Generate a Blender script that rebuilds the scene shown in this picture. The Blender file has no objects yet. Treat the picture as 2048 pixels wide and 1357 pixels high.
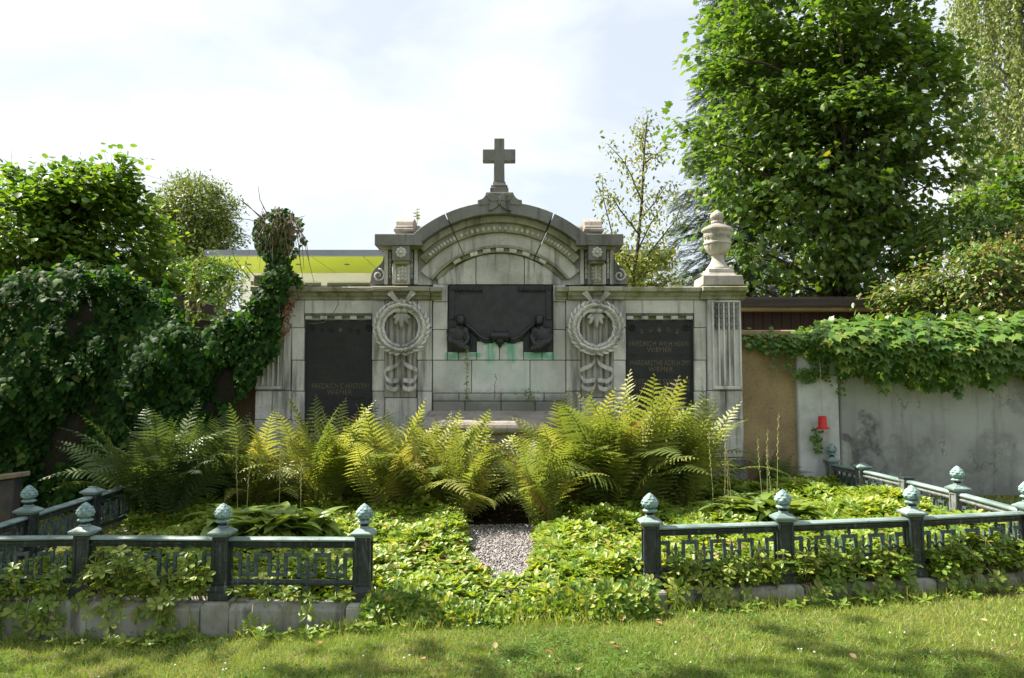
import bpy, bmesh, math, random
import numpy as np
from mathutils import Vector, Matrix

# ------------------------------------------------------------------ camera, sky, sun, exposure
SC = bpy.context.scene
COL = SC.collection
F_PX, CX, CY, HOR = 1562.0, 1024.0, 678.5, 785.0
EYE = Vector((0.0, 0.0, 1.62))
PITCH = math.atan((HOR - CY) / F_PX)
cam_d = bpy.data.cameras.new('camera')
cam_d.sensor_width = 36.0
cam_d.lens = F_PX / 2048.0 * 36.0
cam_d.clip_start = 0.05
cam_d.clip_end = 2000.0
cam = bpy.data.objects.new('camera', cam_d)
COL.objects.link(cam)
cam.location = EYE
cam.rotation_euler = (math.radians(90) + PITCH, 0, 0)
SC.camera = cam

SUN_EL, SUN_AZ = math.radians(50), math.radians(17)      # azimuth: degrees behind the straight-left direction
SUN_DIR = Vector((-math.cos(SUN_EL) * math.cos(SUN_AZ), math.cos(SUN_EL) * math.sin(SUN_AZ), math.sin(SUN_EL)))
world = bpy.data.worlds.new('World')
SC.world = world
world.use_nodes = True
wn, wl = world.node_tree.nodes, world.node_tree.links
wn.clear()
w_out = wn.new('ShaderNodeOutputWorld')
w_bg = wn.new('ShaderNodeBackground')
w_sky = wn.new('ShaderNodeTexSky')
w_sky.sky_type = 'NISHITA'
w_sky.sun_disc = False
w_sky.sun_elevation = SUN_EL
w_sky.sun_rotation = math.atan2(SUN_DIR.x, SUN_DIR.y)
w_sky.air_density = 1.0
w_sky.dust_density = 1.6
w_sky.ozone_density = 1.0
w_tc = wn.new('ShaderNodeTexCoord')
w_map = wn.new('ShaderNodeMapping')
w_map.inputs['Scale'].default_value = (1.0, 1.0, 2.0)
w_map.inputs['Location'].default_value = (4.7, 0.2, 1.1)
w_no = wn.new('ShaderNodeTexNoise')
w_no.inputs['Scale'].default_value = 2.6
w_no.inputs['Detail'].default_value = 9.0
w_no.inputs['Roughness'].default_value = 0.55
w_no.inputs['Distortion'].default_value = 0.3
w_rm = wn.new('ShaderNodeValToRGB')
w_rm.color_ramp.elements[0].position = 0.40
w_rm.color_ramp.elements[0].color = (0.60, 0.60, 0.60, 1)
w_rm.color_ramp.elements[1].position = 0.62
w_rm.color_ramp.elements[1].color = (0.95, 0.95, 0.95, 1)
w_mx = wn.new('ShaderNodeMixRGB')
w_mx.inputs['Color2'].default_value = (7.6, 8.0, 8.35, 1)
wl.new(w_tc.outputs['Generated'], w_map.inputs['Vector'])
wl.new(w_map.outputs['Vector'], w_no.inputs['Vector'])
wl.new(w_no.outputs['Fac'], w_rm.inputs['Fac'])
wl.new(w_rm.outputs['Color'], w_mx.inputs['Fac'])
wl.new(w_sky.outputs['Color'], w_mx.inputs['Color1'])
wl.new(w_mx.outputs['Color'], w_bg.inputs['Color'])
w_bg.inputs['Strength'].default_value = 0.052
wl.new(w_bg.outputs['Background'], w_out.inputs['Surface'])

sun_d = bpy.data.lights.new('sun', 'SUN')
sun_d.energy = 5.0
sun_d.angle = math.radians(0.55)
sun_d.color = (1.0, 0.93, 0.80)
sun = bpy.data.objects.new('sun', sun_d)
COL.objects.link(sun)
sun.rotation_euler = SUN_DIR.to_track_quat('Z', 'Y').to_euler()
sun.location = SUN_DIR * 30

SC.view_settings.view_transform = 'Standard'
SC.view_settings.look = 'None'
SC.view_settings.gamma = 1.0
SC.view_settings.use_curve_mapping = False
SC.view_settings.exposure = 1.52
SC.render.engine = 'CYCLES'
SC.cycles.use_denoising = True
SC.cycles.max_bounces = 7
SC.cycles.diffuse_bounces = 4
SC.cycles.transmission_bounces = 4
SC.cycles.transparent_max_bounces = 6
SC.cycles.sample_clamp_indirect = 8.0

random.seed(7)
RNG = np.random.default_rng(11)

# ------------------------------------------------------------------ helpers
_F = Vector((0, math.cos(PITCH), math.sin(PITCH)))
_U = Vector((0, -math.sin(PITCH), math.cos(PITCH)))
def at(px, py, Y):
    """point of the place at depth Y that the photograph shows at (px, py); used to take measures off the photo"""
    d = _F + Vector((1, 0, 0)) * ((px - CX) / F_PX) + _U * ((CY - py) / F_PX)
    return EYE + d * (Y / d.y)
def xz(px, py, Y):
    p = at(px, py, Y)
    return p.x, p.z

def tag(o, label=None, cat=None, group=None, kind=None):
    if label: o['label'] = label
    if cat: o['category'] = cat
    if group: o['group'] = group
    if kind: o['kind'] = kind
    return o
def root(name, loc, label, cat, group=None, kind=None):
    o = bpy.data.objects.new(name, None)
    o.empty_display_size = 0.2
    COL.objects.link(o)
    o.location = loc
    return tag(o, label, cat, group, kind)
def adopt(o, parent):
    """parent o so that its coordinates stay world coordinates"""
    if parent is None: return o
    o.parent = parent
    o.matrix_parent_inverse = parent.matrix_basis.inverted()
    return o
def link(name, me, mat=None, parent=None):
    o = bpy.data.objects.new(name, me)
    COL.objects.link(o)
    if mat is not None and len(me.materials) == 0: me.materials.append(mat)
    return adopt(o, parent)
def inst(name, me, mtx, parent, own=None):
    """another object on the same mesh; mtx in world coordinates for a top-level parent, in the parent's frame for own=True"""
    o = bpy.data.objects.new(name, me)
    COL.objects.link(o)
    if own:
        o.parent = parent
        o.matrix_basis = mtx
    else:
        adopt(o, parent)
        o.matrix_basis = mtx
    return o

class MB:
    def __init__(s): s.v, s.f = [], []
    def add(s, vs, fs):
        k = len(s.v)
        s.v += [tuple(p) for p in vs]
        s.f += [tuple(i + k for i in f) for f in fs]
        return s
    def box(s, x0, x1, y0, y1, z0, z1):
        return s.add([(x0,y0,z0),(x1,y0,z0),(x1,y1,z0),(x0,y1,z0),(x0,y0,z1),(x1,y0,z1),(x1,y1,z1),(x0,y1,z1)],
                     [(0,3,2,1),(4,5,6,7),(0,1,5,4),(1,2,6,5),(2,3,7,6),(3,0,4,7)])
    def frustum(s, cx, cy, z0, z1, w0, d0, w1, d1):
        vs = []
        for z, w, d in ((z0, w0, d0), (z1, w1, d1)):
            vs += [(cx-w/2,cy-d/2,z),(cx+w/2,cy-d/2,z),(cx+w/2,cy+d/2,z),(cx-w/2,cy+d/2,z)]
        return s.add(vs, [(0,3,2,1),(4,5,6,7),(0,1,5,4),(1,2,6,5),(2,3,7,6),(3,0,4,7)])
    def prism(s, poly, y0, y1):
        n = len(poly)
        vs = [(x, y0, z) for x, z in poly] + [(x, y1, z) for x, z in poly]
        fs = [tuple(range(n)), tuple(range(2*n-1, n-1, -1))] + [(i, (i+1) % n + 0, (i+1) % n + n, i + n)[::-1] for i in range(n)]
        return s.add(vs, fs)
    def strip_x(s, prof, x0, x1):
        """profile [(y,z)...] closed, run along x"""
        n = len(prof)
        vs = [(x0, y, z) for y, z in prof] + [(x1, y, z) for y, z in prof]
        fs = [tuple(range(n)), tuple(range(2*n-1, n-1, -1))] + [(i, (i+1) % n, (i+1) % n + n, i + n) for i in range(n)]
        return s.add(vs, fs)
    def lathe(s, prof, c=(0,0,0), n=24, fn=None):
        vs, fs = [], []
        for j, (r, z) in enumerate(prof):
            for i in range(n):
                a = 2*math.pi*i/n
                rr = r * (fn(a, z) if fn else 1)
                vs.append((c[0]+rr*math.cos(a), c[1]+rr*math.sin(a), c[2]+z))
        for j in range(len(prof)-1):
            for i in range(n):
                fs.append((j*n+i, j*n+(i+1)%n, (j+1)*n+(i+1)%n, (j+1)*n+i))
        fs.append(tuple(range(n-1,-1,-1)))
        fs.append(tuple((len(prof)-1)*n+i for i in range(n)))
        return s.add(vs, fs)
    def tube(s, path, rad, n=6):
        path = [Vector(p) for p in path]
        if not hasattr(rad, '__len__'): rad = [rad]*len(path)
        vs, fs = [], []
        prev = None
        for i, p in enumerate(path):
            t = (path[min(i+1,len(path)-1)] - path[max(i-1,0)])
            if t.length < 1e-9: t = Vector((0,0,1))
            t.normalize()
            if prev is None:
                u = t.orthogonal().normalized()
            else:
                u = prev - t*prev.dot(t)
                u = u.normalized() if u.length > 1e-6 else t.orthogonal().normalized()
            prev = u
            w = t.cross(u)
            for k in range(n):
                a = 2*math.pi*k/n
                vs.append(p + (u*math.cos(a)+w*math.sin(a))*rad[i])
        for i in range(len(path)-1):
            for k in range(n):
                fs.append((i*n+k, i*n+(k+1)%n, (i+1)*n+(k+1)%n, (i+1)*n+k))
        fs.append(tuple(range(n-1,-1,-1)))
        fs.append(tuple((len(path)-1)*n+k for k in range(n)))
        return s.add(vs, fs)
    def ell(s, c, r, nu=12, nv=8, R=None):
        vs, fs = [], []
        vs.append(Vector((0,0,-1)))
        for j in range(1, nv):
            th = math.pi*j/nv
            for i in range(nu):
                a = 2*math.pi*i/nu
                vs.append(Vector((math.sin(th)*math.cos(a), math.sin(th)*math.sin(a), -math.cos(th))))
        vs.append(Vector((0,0,1)))
        top = len(vs)-1
        for i in range(nu): fs.append((0, 1+(i+1)%nu, 1+i))
        for j in range(nv-2):
            for i in range(nu):
                a = 1+j*nu
                fs.append((a+i, a+(i+1)%nu, a+nu+(i+1)%nu, a+nu+i))
        for i in range(nu): fs.append((top, 1+(nv-2)*nu+i, 1+(nv-2)*nu+(i+1)%nu))
        out = []
        for p in vs:
            q = Vector((p.x*r[0], p.y*r[1], p.z*r[2]))
            if R is not None: q = R @ q
            out.append(q + Vector(c))
        return s.add(out, fs)
    def sector(s, c, r0, r1, a0, a1, y0, y1, n=10):
        """ring segment in the xz plane; angles from straight up, clockwise"""
        vs, fs = [], []
        for i in range(n+1):
            a = a0 + (a1-a0)*i/n
            sx, cz = math.sin(a), math.cos(a)
            for r, y in ((r0,y0),(r1,y0),(r1,y1),(r0,y1)):
                vs.append((c[0]+r*sx, y, c[1]+r*cz))
        for i in range(n):
            for k in range(4):
                fs.append((i*4+k, i*4+(k+1)%4, i*4+4+(k+1)%4, i*4+4+k))
        fs.append((3,2,1,0)); fs.append(tuple(n*4+k for k in range(4)))
        return s.add(vs, fs)
    def mesh(s, name, bevel=0.0, smooth=False, segs=1, angle=None):
        me = bpy.data.meshes.new(name)
        bm = bmesh.new()
        bv = [bm.verts.new(p) for p in s.v]
        for f in s.f:
            try: bm.faces.new([bv[i] for i in f])
            except ValueError: pass
        bmesh.ops.recalc_face_normals(bm, faces=bm.faces)
        if bevel:
            es = [e for e in bm.edges if len(e.link_faces) == 2 and e.calc_face_angle(0) > 0.5]
            bmesh.ops.bevel(bm, geom=es, offset=bevel, segments=segs, affect='EDGES', clamp_overlap=True)
        bm.to_mesh(me)
        bm.free()
        if smooth:
            me.polygons.foreach_set('use_smooth', [True]*len(me.polygons))
            if angle: me.set_sharp_from_angle(angle=math.radians(angle))
        return me
    def build(s, name, mat, parent=None, bevel=0.0, smooth=False, segs=1, angle=None):
        return link(name, s.mesh(name, bevel, smooth, segs, angle), mat, parent)

def raw_mesh(name, V, T, mat, att=None, smooth=False):
    """V (n,3) float, T (m,3) int triangles, att: per-face float"""
    me = bpy.data.meshes.new(name)
    n, m = len(V), len(T)
    me.vertices.add(n)
    me.vertices.foreach_set('co', np.ascontiguousarray(V, dtype=np.float32).ravel())
    me.loops.add(m*3)
    me.loops.foreach_set('vertex_index', np.ascontiguousarray(T, dtype=np.int32).ravel())
    me.polygons.add(m)
    me.polygons.foreach_set('loop_start', np.arange(0, m*3, 3, dtype=np.int32))
    me.polygons.foreach_set('loop_total', np.full(m, 3, dtype=np.int32))
    if smooth: me.polygons.foreach_set('use_smooth', np.ones(m, dtype=bool))
    me.update(calc_edges=True)
    if att is not None:
        a = me.attributes.new('rnd', 'FLOAT', 'FACE')
        a.data.foreach_set('value', np.ascontiguousarray(att, dtype=np.float32))
    if mat is not None: me.materials.append(mat)
    return me
def nrmz(a):
    return a / np.maximum(np.linalg.norm(a, axis=-1, keepdims=True), 1e-9)
def frames(ydir, nrm):
    y = nrmz(ydir)
    z = nrm - y*np.sum(nrm*y, axis=1, keepdims=True)
    z = nrmz(z)
    x = np.cross(y, z)
    return x, y, z
def leaves_mesh(name, tmpl, pos, ydir, nrm, size, mat, rnd=None):
    TV, TF = tmpl
    TV = np.asarray(TV, float); TF = np.asarray(TF, int)
    x, y, z = frames(ydir, nrm)
    n, k = len(pos), len(TV)
    size = np.broadcast_to(np.asarray(size, float), (n,))
    V = pos[:,None,:] + size[:,None,None]*(TV[None,:,0,None]*x[:,None,:] + TV[None,:,1,None]*y[:,None,:] + TV[None,:,2,None]*z[:,None,:])
    T = TF[None,:,:] + (np.arange(n)*k)[:,None,None]
    if rnd is None: rnd = RNG.random(n)
    return raw_mesh(name, V.reshape(-1,3), T.reshape(-1,3), mat, np.repeat(rnd, len(TF)))
def leaf_objects(name, mesh, pos, ydir, nrm, size, parent):
    x, y, z = frames(ydir, nrm)
    size = np.broadcast_to(np.asarray(size, float), (len(pos),))
    inv = Matrix.Translation(-Vector(parent.location))
    for i in range(len(pos)):
        s = size[i]
        o = bpy.data.objects.new(name, mesh)
        COL.objects.link(o)
        o.parent = parent
        o.matrix_parent_inverse = inv
        o.matrix_basis = Matrix(((x[i,0]*s, y[i,0]*s, z[i,0]*s, pos[i,0]), (x[i,1]*s, y[i,1]*s, z[i,1]*s, pos[i,1]),
                                 (x[i,2]*s, y[i,2]*s, z[i,2]*s, pos[i,2]), (0,0,0,1)))

# leaf templates: x across, y along, z up; unit length
def fan(outline, zc=0.0, centre=(0,0.35)):
    vs = [(centre[0], centre[1], zc)] + outline
    n = len(outline)
    return vs, [(0, i+1, (i+1) % n + 1) for i in range(n)]
L_OVAL = ([(0,0,0),(-.22,.30,.05),(.22,.30,.05),(0,.35,-.02),(-.2,.68,.04),(.2,.68,.04),(0,.7,-.02),(0,1,-.05)],
          [(0,3,1),(0,2,3),(1,3,6),(1,6,4),(3,2,5),(3,5,6),(4,6,7),(6,5,7)])
L_ROUND = ([(0,0,0),(-.4,.25,.05),(.4,.25,.05),(0,.4,-.03),(-.36,.68,.03),(.36,.68,.03),(0,1,-.06)],
           [(0,3,1),(0,2,3),(1,3,4),(3,2,5),(4,3,6),(3,5,6)])
L_SMALL = ([(0,0,0),(-.3,.4,.05),(.3,.4,.05),(0,1,-.03)], [(0,2,1),(1,2,3)])
def _mk(out, curl):
    return [(x, y, -curl*(x*x + (y-.35)**2)) for x, y in out]
_mo = [(0,0),(.16,-.06),(.40,.02),(.30,.16),(.52,.36),(.36,.40),(.40,.62),(.20,.60),(.14,.74),(0,1),(-.14,.74),(-.20,.60),(-.40,.62),(-.36,.40),(-.52,.36),(-.30,.16),(-.40,.02),(-.16,-.06)]
L_MAPLE = fan(_mk(_mo, .35), .03, (0,.3))
_io = [(0,.04),(.2,-.08),(.42,.04),(.5,.28),(.3,.46),(.22,.72),(0,1),(-.22,.72),(-.3,.46),(-.5,.28),(-.42,.04),(-.2,-.08)]
L_IVY = fan(_mk(_io, .3), .03, (0,.3))
_bo = [(0,.05),(.18,-.06),(.4,.02),(.52,.3),(.46,.5),(.6,.72),(.28,.66),(.12,.8),(0,1.02),(-.12,.8),(-.28,.66),(-.6,.72),(-.46,.5),(-.52,.3),(-.4,.02),(-.18,-.06)]
L_BOSTON = fan(_mk(_bo, .4), .03, (0,.35))
# obovate leaf with a toothed tip
L_PACHY = ([(0,0,0),(-.13,.32,.06),(.13,.32,.06),(0,.36,-.01),(-.25,.66,.07),(.25,.66,.07),(0,.68,0),(-.13,.9,.0),(.13,.9,.0),(0,1,-.08)],
           [(0,3,1),(0,2,3),(1,3,6),(1,6,4),(3,2,5),(3,5,6),(4,6,7),(6,5,8),(7,6,9),(6,8,9)])

# ------------------------------------------------------------------ materials
class NB:
    def __init__(s, name):
        s.m = bpy.data.materials.new(name)
        s.m.use_nodes = True
        s.n, s.l = s.m.node_tree.nodes, s.m.node_tree.links
        s.n.clear()
        s.out = s.n.new('ShaderNodeOutputMaterial')
    def _in(s, sock, v):
        if hasattr(v, 'is_output'): s.l.new(v, sock)
        elif isinstance(v, (tuple, list)) and len(v) == 3 and sock.type == 'RGBA': sock.default_value = (*v, 1)
        else: sock.default_value = v
    def pos(s):
        return s.n.new('ShaderNodeNewGeometry').outputs['Position']
    def scl(s, vec, sc, loc=(0,0,0)):
        n = s.n.new('ShaderNodeMapping')
        s._in(n.inputs['Vector'], vec)
        n.inputs['Scale'].default_value = sc
        n.inputs['Location'].default_value = loc
        return n.outputs[0]
    def noise(s, scale, detail=4, rough=.55, vec=None, dist=0):
        n = s.n.new('ShaderNodeTexNoise')
        n.inputs['Scale'].default_value = scale
        n.inputs['Detail'].default_value = detail
        n.inputs['Roughness'].default_value = rough
        n.inputs['Distortion'].default_value = dist
        s._in(n.inputs['Vector'], vec if vec is not None else s.pos())
        return n.outputs['Fac']
    def vor(s, scale, vec=None, feat='F1', out='Distance'):
        n = s.n.new('ShaderNodeTexVoronoi')
        n.feature = feat
        n.inputs['Scale'].default_value = scale
        s._in(n.inputs['Vector'], vec if vec is not None else s.pos())
        return n.outputs[out]
    def step(s, v, lo, hi):
        n = s.n.new('ShaderNodeMapRange')
        n.interpolation_type = 'SMOOTHSTEP'
        s._in(n.inputs['Value'], v)
        n.inputs['From Min'].default_value = lo
        n.inputs['From Max'].default_value = hi
        return n.outputs['Result']
    def math(s, op, a, b=0.0, clamp=False):
        n = s.n.new('ShaderNodeMath')
        n.operation = op
        n.use_clamp = clamp
        s._in(n.inputs[0], a); s._in(n.inputs[1], b)
        return n.outputs[0]
    def mix(s, fac, a, b, mode='MIX'):
        n = s.n.new('ShaderNodeMixRGB')
        n.blend_type = mode
        s._in(n.inputs['Fac'], fac); s._in(n.inputs['Color1'], a); s._in(n.inputs['Color2'], b)
        return n.outputs[0]
    def ramp(s, fac, stops):
        n = s.n.new('ShaderNodeValToRGB')
        cr = n.color_ramp
        while len(cr.elements) < len(stops): cr.elements.new(.5)
        for e, (p, c) in zip(cr.elements, stops):
            e.position = p
            e.color = (*c, 1)
        s._in(n.inputs['Fac'], fac)
        return n.outputs['Color']
    def sep(s, vec=None):
        n = s.n.new('ShaderNodeSeparateXYZ')
        s._in(n.inputs[0], vec if vec is not None else s.pos())
        return n.outputs
    def attr(s, name):
        n = s.n.new('ShaderNodeAttribute')
        n.attribute_name = name
        return n.outputs['Fac']
    def orand(s):
        return s.n.new('ShaderNodeObjectInfo').outputs['Random']
    def bump(s, h, dist=.01, strength=.6):
        n = s.n.new('ShaderNodeBump')
        n.inputs['Strength'].default_value = strength
        n.inputs['Distance'].default_value = dist
        s._in(n.inputs['Height'], h)
        return n.outputs['Normal']
    def done(s, col, rough=.8, normal=None, metal=0.0, spec=.5, trans=0.0, tcol=None):
        p = s.n.new('ShaderNodeBsdfPrincipled')
        s._in(p.inputs['Base Color'], col)
        s._in(p.inputs['Roughness'], rough)
        s._in(p.inputs['Metallic'], metal)
        s._in(p.inputs['Specular IOR Level'], spec)
        if normal is not None: s.l.new(normal, p.inputs['Normal'])
        sh = p.outputs[0]
        if trans:
            t = s.n.new('ShaderNodeBsdfTranslucent')
            s._in(t.inputs['Color'], tcol if tcol is not None else col)
            mx = s.n.new('ShaderNodeMixShader')
            mx.inputs[0].default_value = trans
            s.l.new(sh, mx.inputs[1]); s.l.new(t.outputs[0], mx.inputs[2])
            sh = mx.outputs[0]
        s.l.new(sh, s.out.inputs['Surface'])
        return s.m

def m_stone(name, base, dark, green=.0, cover=.5, patina=False):
    b = NB(name)
    big = b.noise(2.2, 6, .6)
    fine = b.noise(38, 5, .65)
    streak = b.noise(1.0, 5, .6, b.scl(b.pos(), (9, 9, .8)))
    rb = b.orand()
    c = b.mix(b.step(big, .38, .68), base, tuple(x*.72 for x in base))
    c = b.mix(b.math('MULTIPLY', b.step(streak, .50, .68), cover), c, dark)
    c = b.mix(b.math('MULTIPLY', b.step(fine, .56, .74), .55), c, tuple(x*.9 for x in dark))
    if green:
        c = b.mix(b.math('MULTIPLY', b.step(b.noise(4, 5, .6), .48, .66), green), c, (.16, .165, .045))
    v = b.math('ADD', .86, b.math('MULTIPLY', rb, .26))
    c = b.mix(1.0, c, v, 'MULTIPLY')
    if patina:
        sx = b.sep()
        w = b.math('MULTIPLY', b.math('SUBTRACT', b.noise(9, 3), .5), .09)
        xx = b.math('ADD', sx[0], w)
        mask = None
        for (x0, z0, hw, hz, soft) in patina:
            dx = b.step(b.math('ABSOLUTE', b.math('SUBTRACT', xx, x0)), hw, hw*.35)
            zz = b.math('ADD', sx[2], b.math('MULTIPLY', b.math('SUBTRACT', b.noise(6, 4, .6), .5), .16))
            dz = b.step(b.math('ABSOLUTE', b.math('SUBTRACT', zz, z0)), hz, hz*soft)
            k = b.math('MULTIPLY', dx, dz)
            mask = k if mask is None else b.math('MAXIMUM', mask, k)
        drip = b.step(b.noise(1.0, 4, .7, b.scl(b.pos(), (30, 30, 2.2))), .26, .50)
        drip = b.math('MULTIPLY', drip, b.step(b.noise(5, 5, .7), .22, .48))
        c = b.mix(b.math('MULTIPLY', b.math('MULTIPLY', mask, drip), .9), c, b.mix(b.noise(14, 3), (.06, .30, .16), (.18, .50, .35)))
        lo = b.step(b.math('ABSOLUTE', b.math('ADD', xx, .14)), .75, .2)
        lz = b.math('MULTIPLY', b.step(sx[2], 2.2, 1.85), b.step(b.noise(2.5, 4), .3, .6))
        c = b.mix(b.math('MULTIPLY', b.math('MULTIPLY', lo, lz), .38), c, (.40, .56, .47))
        crack = b.math('MULTIPLY', b.step(b.math('ABSOLUTE', b.math('SUBTRACT', b.math('ADD', sx[0], b.math('MULTIPLY', b.math('SUBTRACT', b.noise(7, 4, .7), .5), .14)), -.2)), .006, .002),
                       b.math('MULTIPLY', b.step(sx[2], 1.84, 1.82), b.step(sx[2], 1.5, 1.55)))
        c = b.mix(b.math('MULTIPLY', crack, .9), c, (.04, .04, .035))
        low = b.math('MULTIPLY', b.step(b.math('ADD', sx[2], b.math('MULTIPLY', b.noise(5, 4), .25)), 1.82, 1.62), .75)
        c = b.mix(low, c, (.07, .065, .055))
    nm = b.bump(b.math('ADD', fine, b.math('MULTIPLY', b.noise(140, 3), .5)), .006, .5)
    return b.done(c, .92, nm, spec=.25)

def m_leaf(name, stops, trans=.35, rough=.45, tint=(1.25,1.2,.5), spec=.5):
    b = NB(name)
    f = b.math('FRACT', b.math('ADD', b.attr('rnd'), b.orand()))
    c = b.ramp(f, stops)
    t = b.mix(1.0, c, tint, 'MULTIPLY')
    return b.done(c, rough, trans=trans, tcol=t, spec=spec)

def m_plain(name, c1, c2, scale=6, rough=.8, bump=.004, bscale=60, metal=0.0, spec=.4, st=(1,1,1)):
    b = NB(name)
    v = b.scl(b.pos(), st)
    c = b.mix(b.step(b.noise(scale, 6, .6, v), .36, .66), c1, c2)
    return b.done(c, rough, b.bump(b.noise(bscale, 4, .6, v), bump, .6), metal=metal, spec=spec)

PAT = []   # copper stains under the bronze panel (x, z, half width, half height, softness)
for px, py, hw, hh in ((982, 706, 10, 26), (1024, 706, 11, 26), (905, 712, 18, 9), (1000, 686, 48, 6), (1078, 710, 36, 8), (1098, 712, 14, 10), (950, 712, 16, 5)):
    x_, z_ = xz(px, py, 9.0)
    PAT.append((x_, z_, hw/172.0*1.25, hh/172.0, .5))
STONE = m_stone('limestone', (.62,.61,.58), (.11,.107,.095), green=.18, cover=.72)
STONE_P = m_stone('limestone_copper_stained', (.64,.64,.61), (.2,.2,.18), green=.1, cover=.25, patina=PAT)
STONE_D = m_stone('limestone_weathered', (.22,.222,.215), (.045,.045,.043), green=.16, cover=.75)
STONE_G = m_stone('limestone_algae', (.36,.35,.28), (.07,.07,.05), green=.75, cover=.6)
STONE_M = m_stone('limestone_grimy_shaded', (.40,.39,.355), (.085,.08,.07), green=.2, cover=.85)  # grime, with shade behind the wreaths darkened into the colour
STONE_R = m_stone('limestone_lichen', (.37,.335,.30), (.09,.075,.065), green=.05, cover=.5)
STONE_U = m_stone('urn_stone', (.52,.49,.43), (.16,.14,.11), green=.1, cover=.4)
STONE_B = m_stone('overgrown_stone', (.26,.21,.15), (.05,.04,.03), green=.3, cover=.7)
KERB = m_stone('kerb_granite', (.34,.335,.315), (.05,.048,.04), green=.35, cover=.7)
JOINT = m_plain('mortar_joint', (.20,.195,.18), (.26,.25,.235), 9, .95)  # plain mortar tone seen between the blocks
BRONZE = m_plain('dark_bronze', (.010,.011,.012), (.024,.025,.026), 12, .42, .003, 70, metal=.0, spec=.5)
TABLET = m_plain('dark_granite_tablet', (.012,.014,.015), (.020,.022,.023), 5, .55, .001, 120, spec=.4)
GOLD = m_plain('worn_gilt', (.15,.12,.065), (.05,.045,.032), 40, .5, .001, 90, spec=.5)
GILT2 = m_plain('faded_gilt', (.055,.05,.038), (.022,.022,.02), 30, .6, .001, 90, spec=.3)
b = NB('verdigris'); 
_s = b.sep(); _g = b.n.new('ShaderNodeNewGeometry')
_st = b.noise(1.0, 5, .65, b.scl(b.pos(), (55, 55, 5)))
_c = b.mix(b.step(b.noise(24, 5, .65), .36, .62), (.28,.40,.385), (.15,.235,.23))
_c = b.mix(b.math('MULTIPLY', b.step(_st, .5, .68), .6), _c, (.03,.05,.05))
VERDI = b.done(_c, .7, b.bump(b.noise(120, 4), .003, .5), spec=.35)
b = NB('patinated_iron')
_st = b.noise(1.0, 5, .7, b.scl(b.pos(), (45, 45, 4)))
_c = b.mix(b.step(b.noise(16, 5, .65), .4, .7), (.013,.017,.018), (.032,.044,.043))
_c = b.mix(b.math('MULTIPLY', b.step(_st, .55, .72), .75), _c, (.17,.25,.24))
_c = b.mix(b.math('MULTIPLY', b.step(b.noise(60, 3), .6, .75), .3), _c, (.2,.27,.25))
IRON = b.done(_c, .45, b.bump(b.noise(150, 3), .002, .5), spec=.5)
b = NB('patinated_rail_lit')
_c = b.mix(b.step(b.noise(5, 6, .65, b.scl(b.pos(), (.6,.6,4))), .38, .62), (.13,.185,.18), (.26,.34,.33))
_c = b.mix(b.math('MULTIPLY', b.step(b.noise(40, 3), .55, .75), .5), _c, (.035,.045,.045))
RAIL_C = _c
RAIL = b.done(_c, .4, b.bump(b.noise(130, 3), .002, .5), spec=.5)  # pale patina, lightened further to paint the sunlit rail tops
SOIL = m_plain('dark_soil', (.028,.020,.013), (.055,.042,.028), 14, .98, .02, 50, spec=.1)
b = NB('lawn_soil')
_c = b.mix(b.step(b.noise(2.2, 6, .65), .38, .66), (.085,.105,.030), (.165,.135,.070))
_c = b.mix(b.step(b.noise(30, 4), .45, .7), _c, (.055,.075,.022))
LAWN = b.done(_c, .95, b.bump(b.noise(90, 4), .02, .8), spec=.1)
b = NB('gravel_bed')
_c = b.mix(b.step(b.vor(70), .1, .5), (.30,.28,.27), (.10,.09,.085))
GRAVEL = b.done(_c, .9, b.bump(b.vor(70), .01, .8), spec=.2)

# ------------------------------------------------------------------ ground
def lawn_z(x):
    return np.interp(x, [-9, -2.2, -1.0, 1.0, 3.7, 9], [-.03, .0, .10, .17, .23, .30])
def ground_z(x, y):
    x = np.asarray(x, float); y = np.asarray(y, float)
    l = lawn_z(x)
    t = np.clip((y - 5.9)/3.2, 0, 1)
    return l*(1-t) + .42*t
def bed_z(x, y):
    x = np.asarray(x, float); y = np.asarray(y, float)
    l = lawn_z(x) + .10
    t = np.clip((y - 5.2)/3.6, 0, 1)
    edge = np.clip((y - 5.05)/.5, 0, 1)
    inside = np.clip((np.abs(x) - .85)/.15, 0, 1)
    drop = (1-inside)*(1-np.clip((y - 5.05)/1.3, 0, 1))*.095
    return l*(1-t) + .44*t - drop
def grid_mesh(name, xs, ys, fz, mat, mask=None):
    X, Y = np.meshgrid(xs, ys)
    Z = fz(X, Y)
    V = np.stack([X, Y, Z], -1).reshape(-1, 3)
    nx, ny = len(xs), len(ys)
    idx = np.arange(nx*ny).reshape(ny, nx)
    a, b_, c, d = idx[:-1,:-1].ravel(), idx[:-1,1:].ravel(), idx[1:,1:].ravel(), idx[1:,:-1].ravel()
    T = np.concatenate([np.stack([a,b_,c],1), np.stack([a,c,d],1)])
    return raw_mesh(name, V, T, mat, smooth=True)
gx = np.concatenate([[-300,-120,-60,-30,-16], np.linspace(-10,10,81), [16,30,60,120,300]])
gy = np.concatenate([[-60,-20,-8,-3], np.linspace(0,10,51), [14,22,40,80,160,400]])
tag(link('lawn_ground', grid_mesh('lawn_ground', gx, gy, ground_z, LAWN)), kind='structure')
FENCE_X = [-3.70, -2.90, -1.945, -.985, -.95, .92, .945, 1.89, 2.845, 3.80]
FENCE_Y = [5.30, 5.38, 5.33, 5.28, 5.20, 5.24, 5.42, 5.51, 5.62, 5.82]
bme_ = grid_mesh('planting_bed', np.linspace(-3.62,3.72,90), np.linspace(0,1,36), lambda X, Y: X*0, SOIL)
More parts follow.
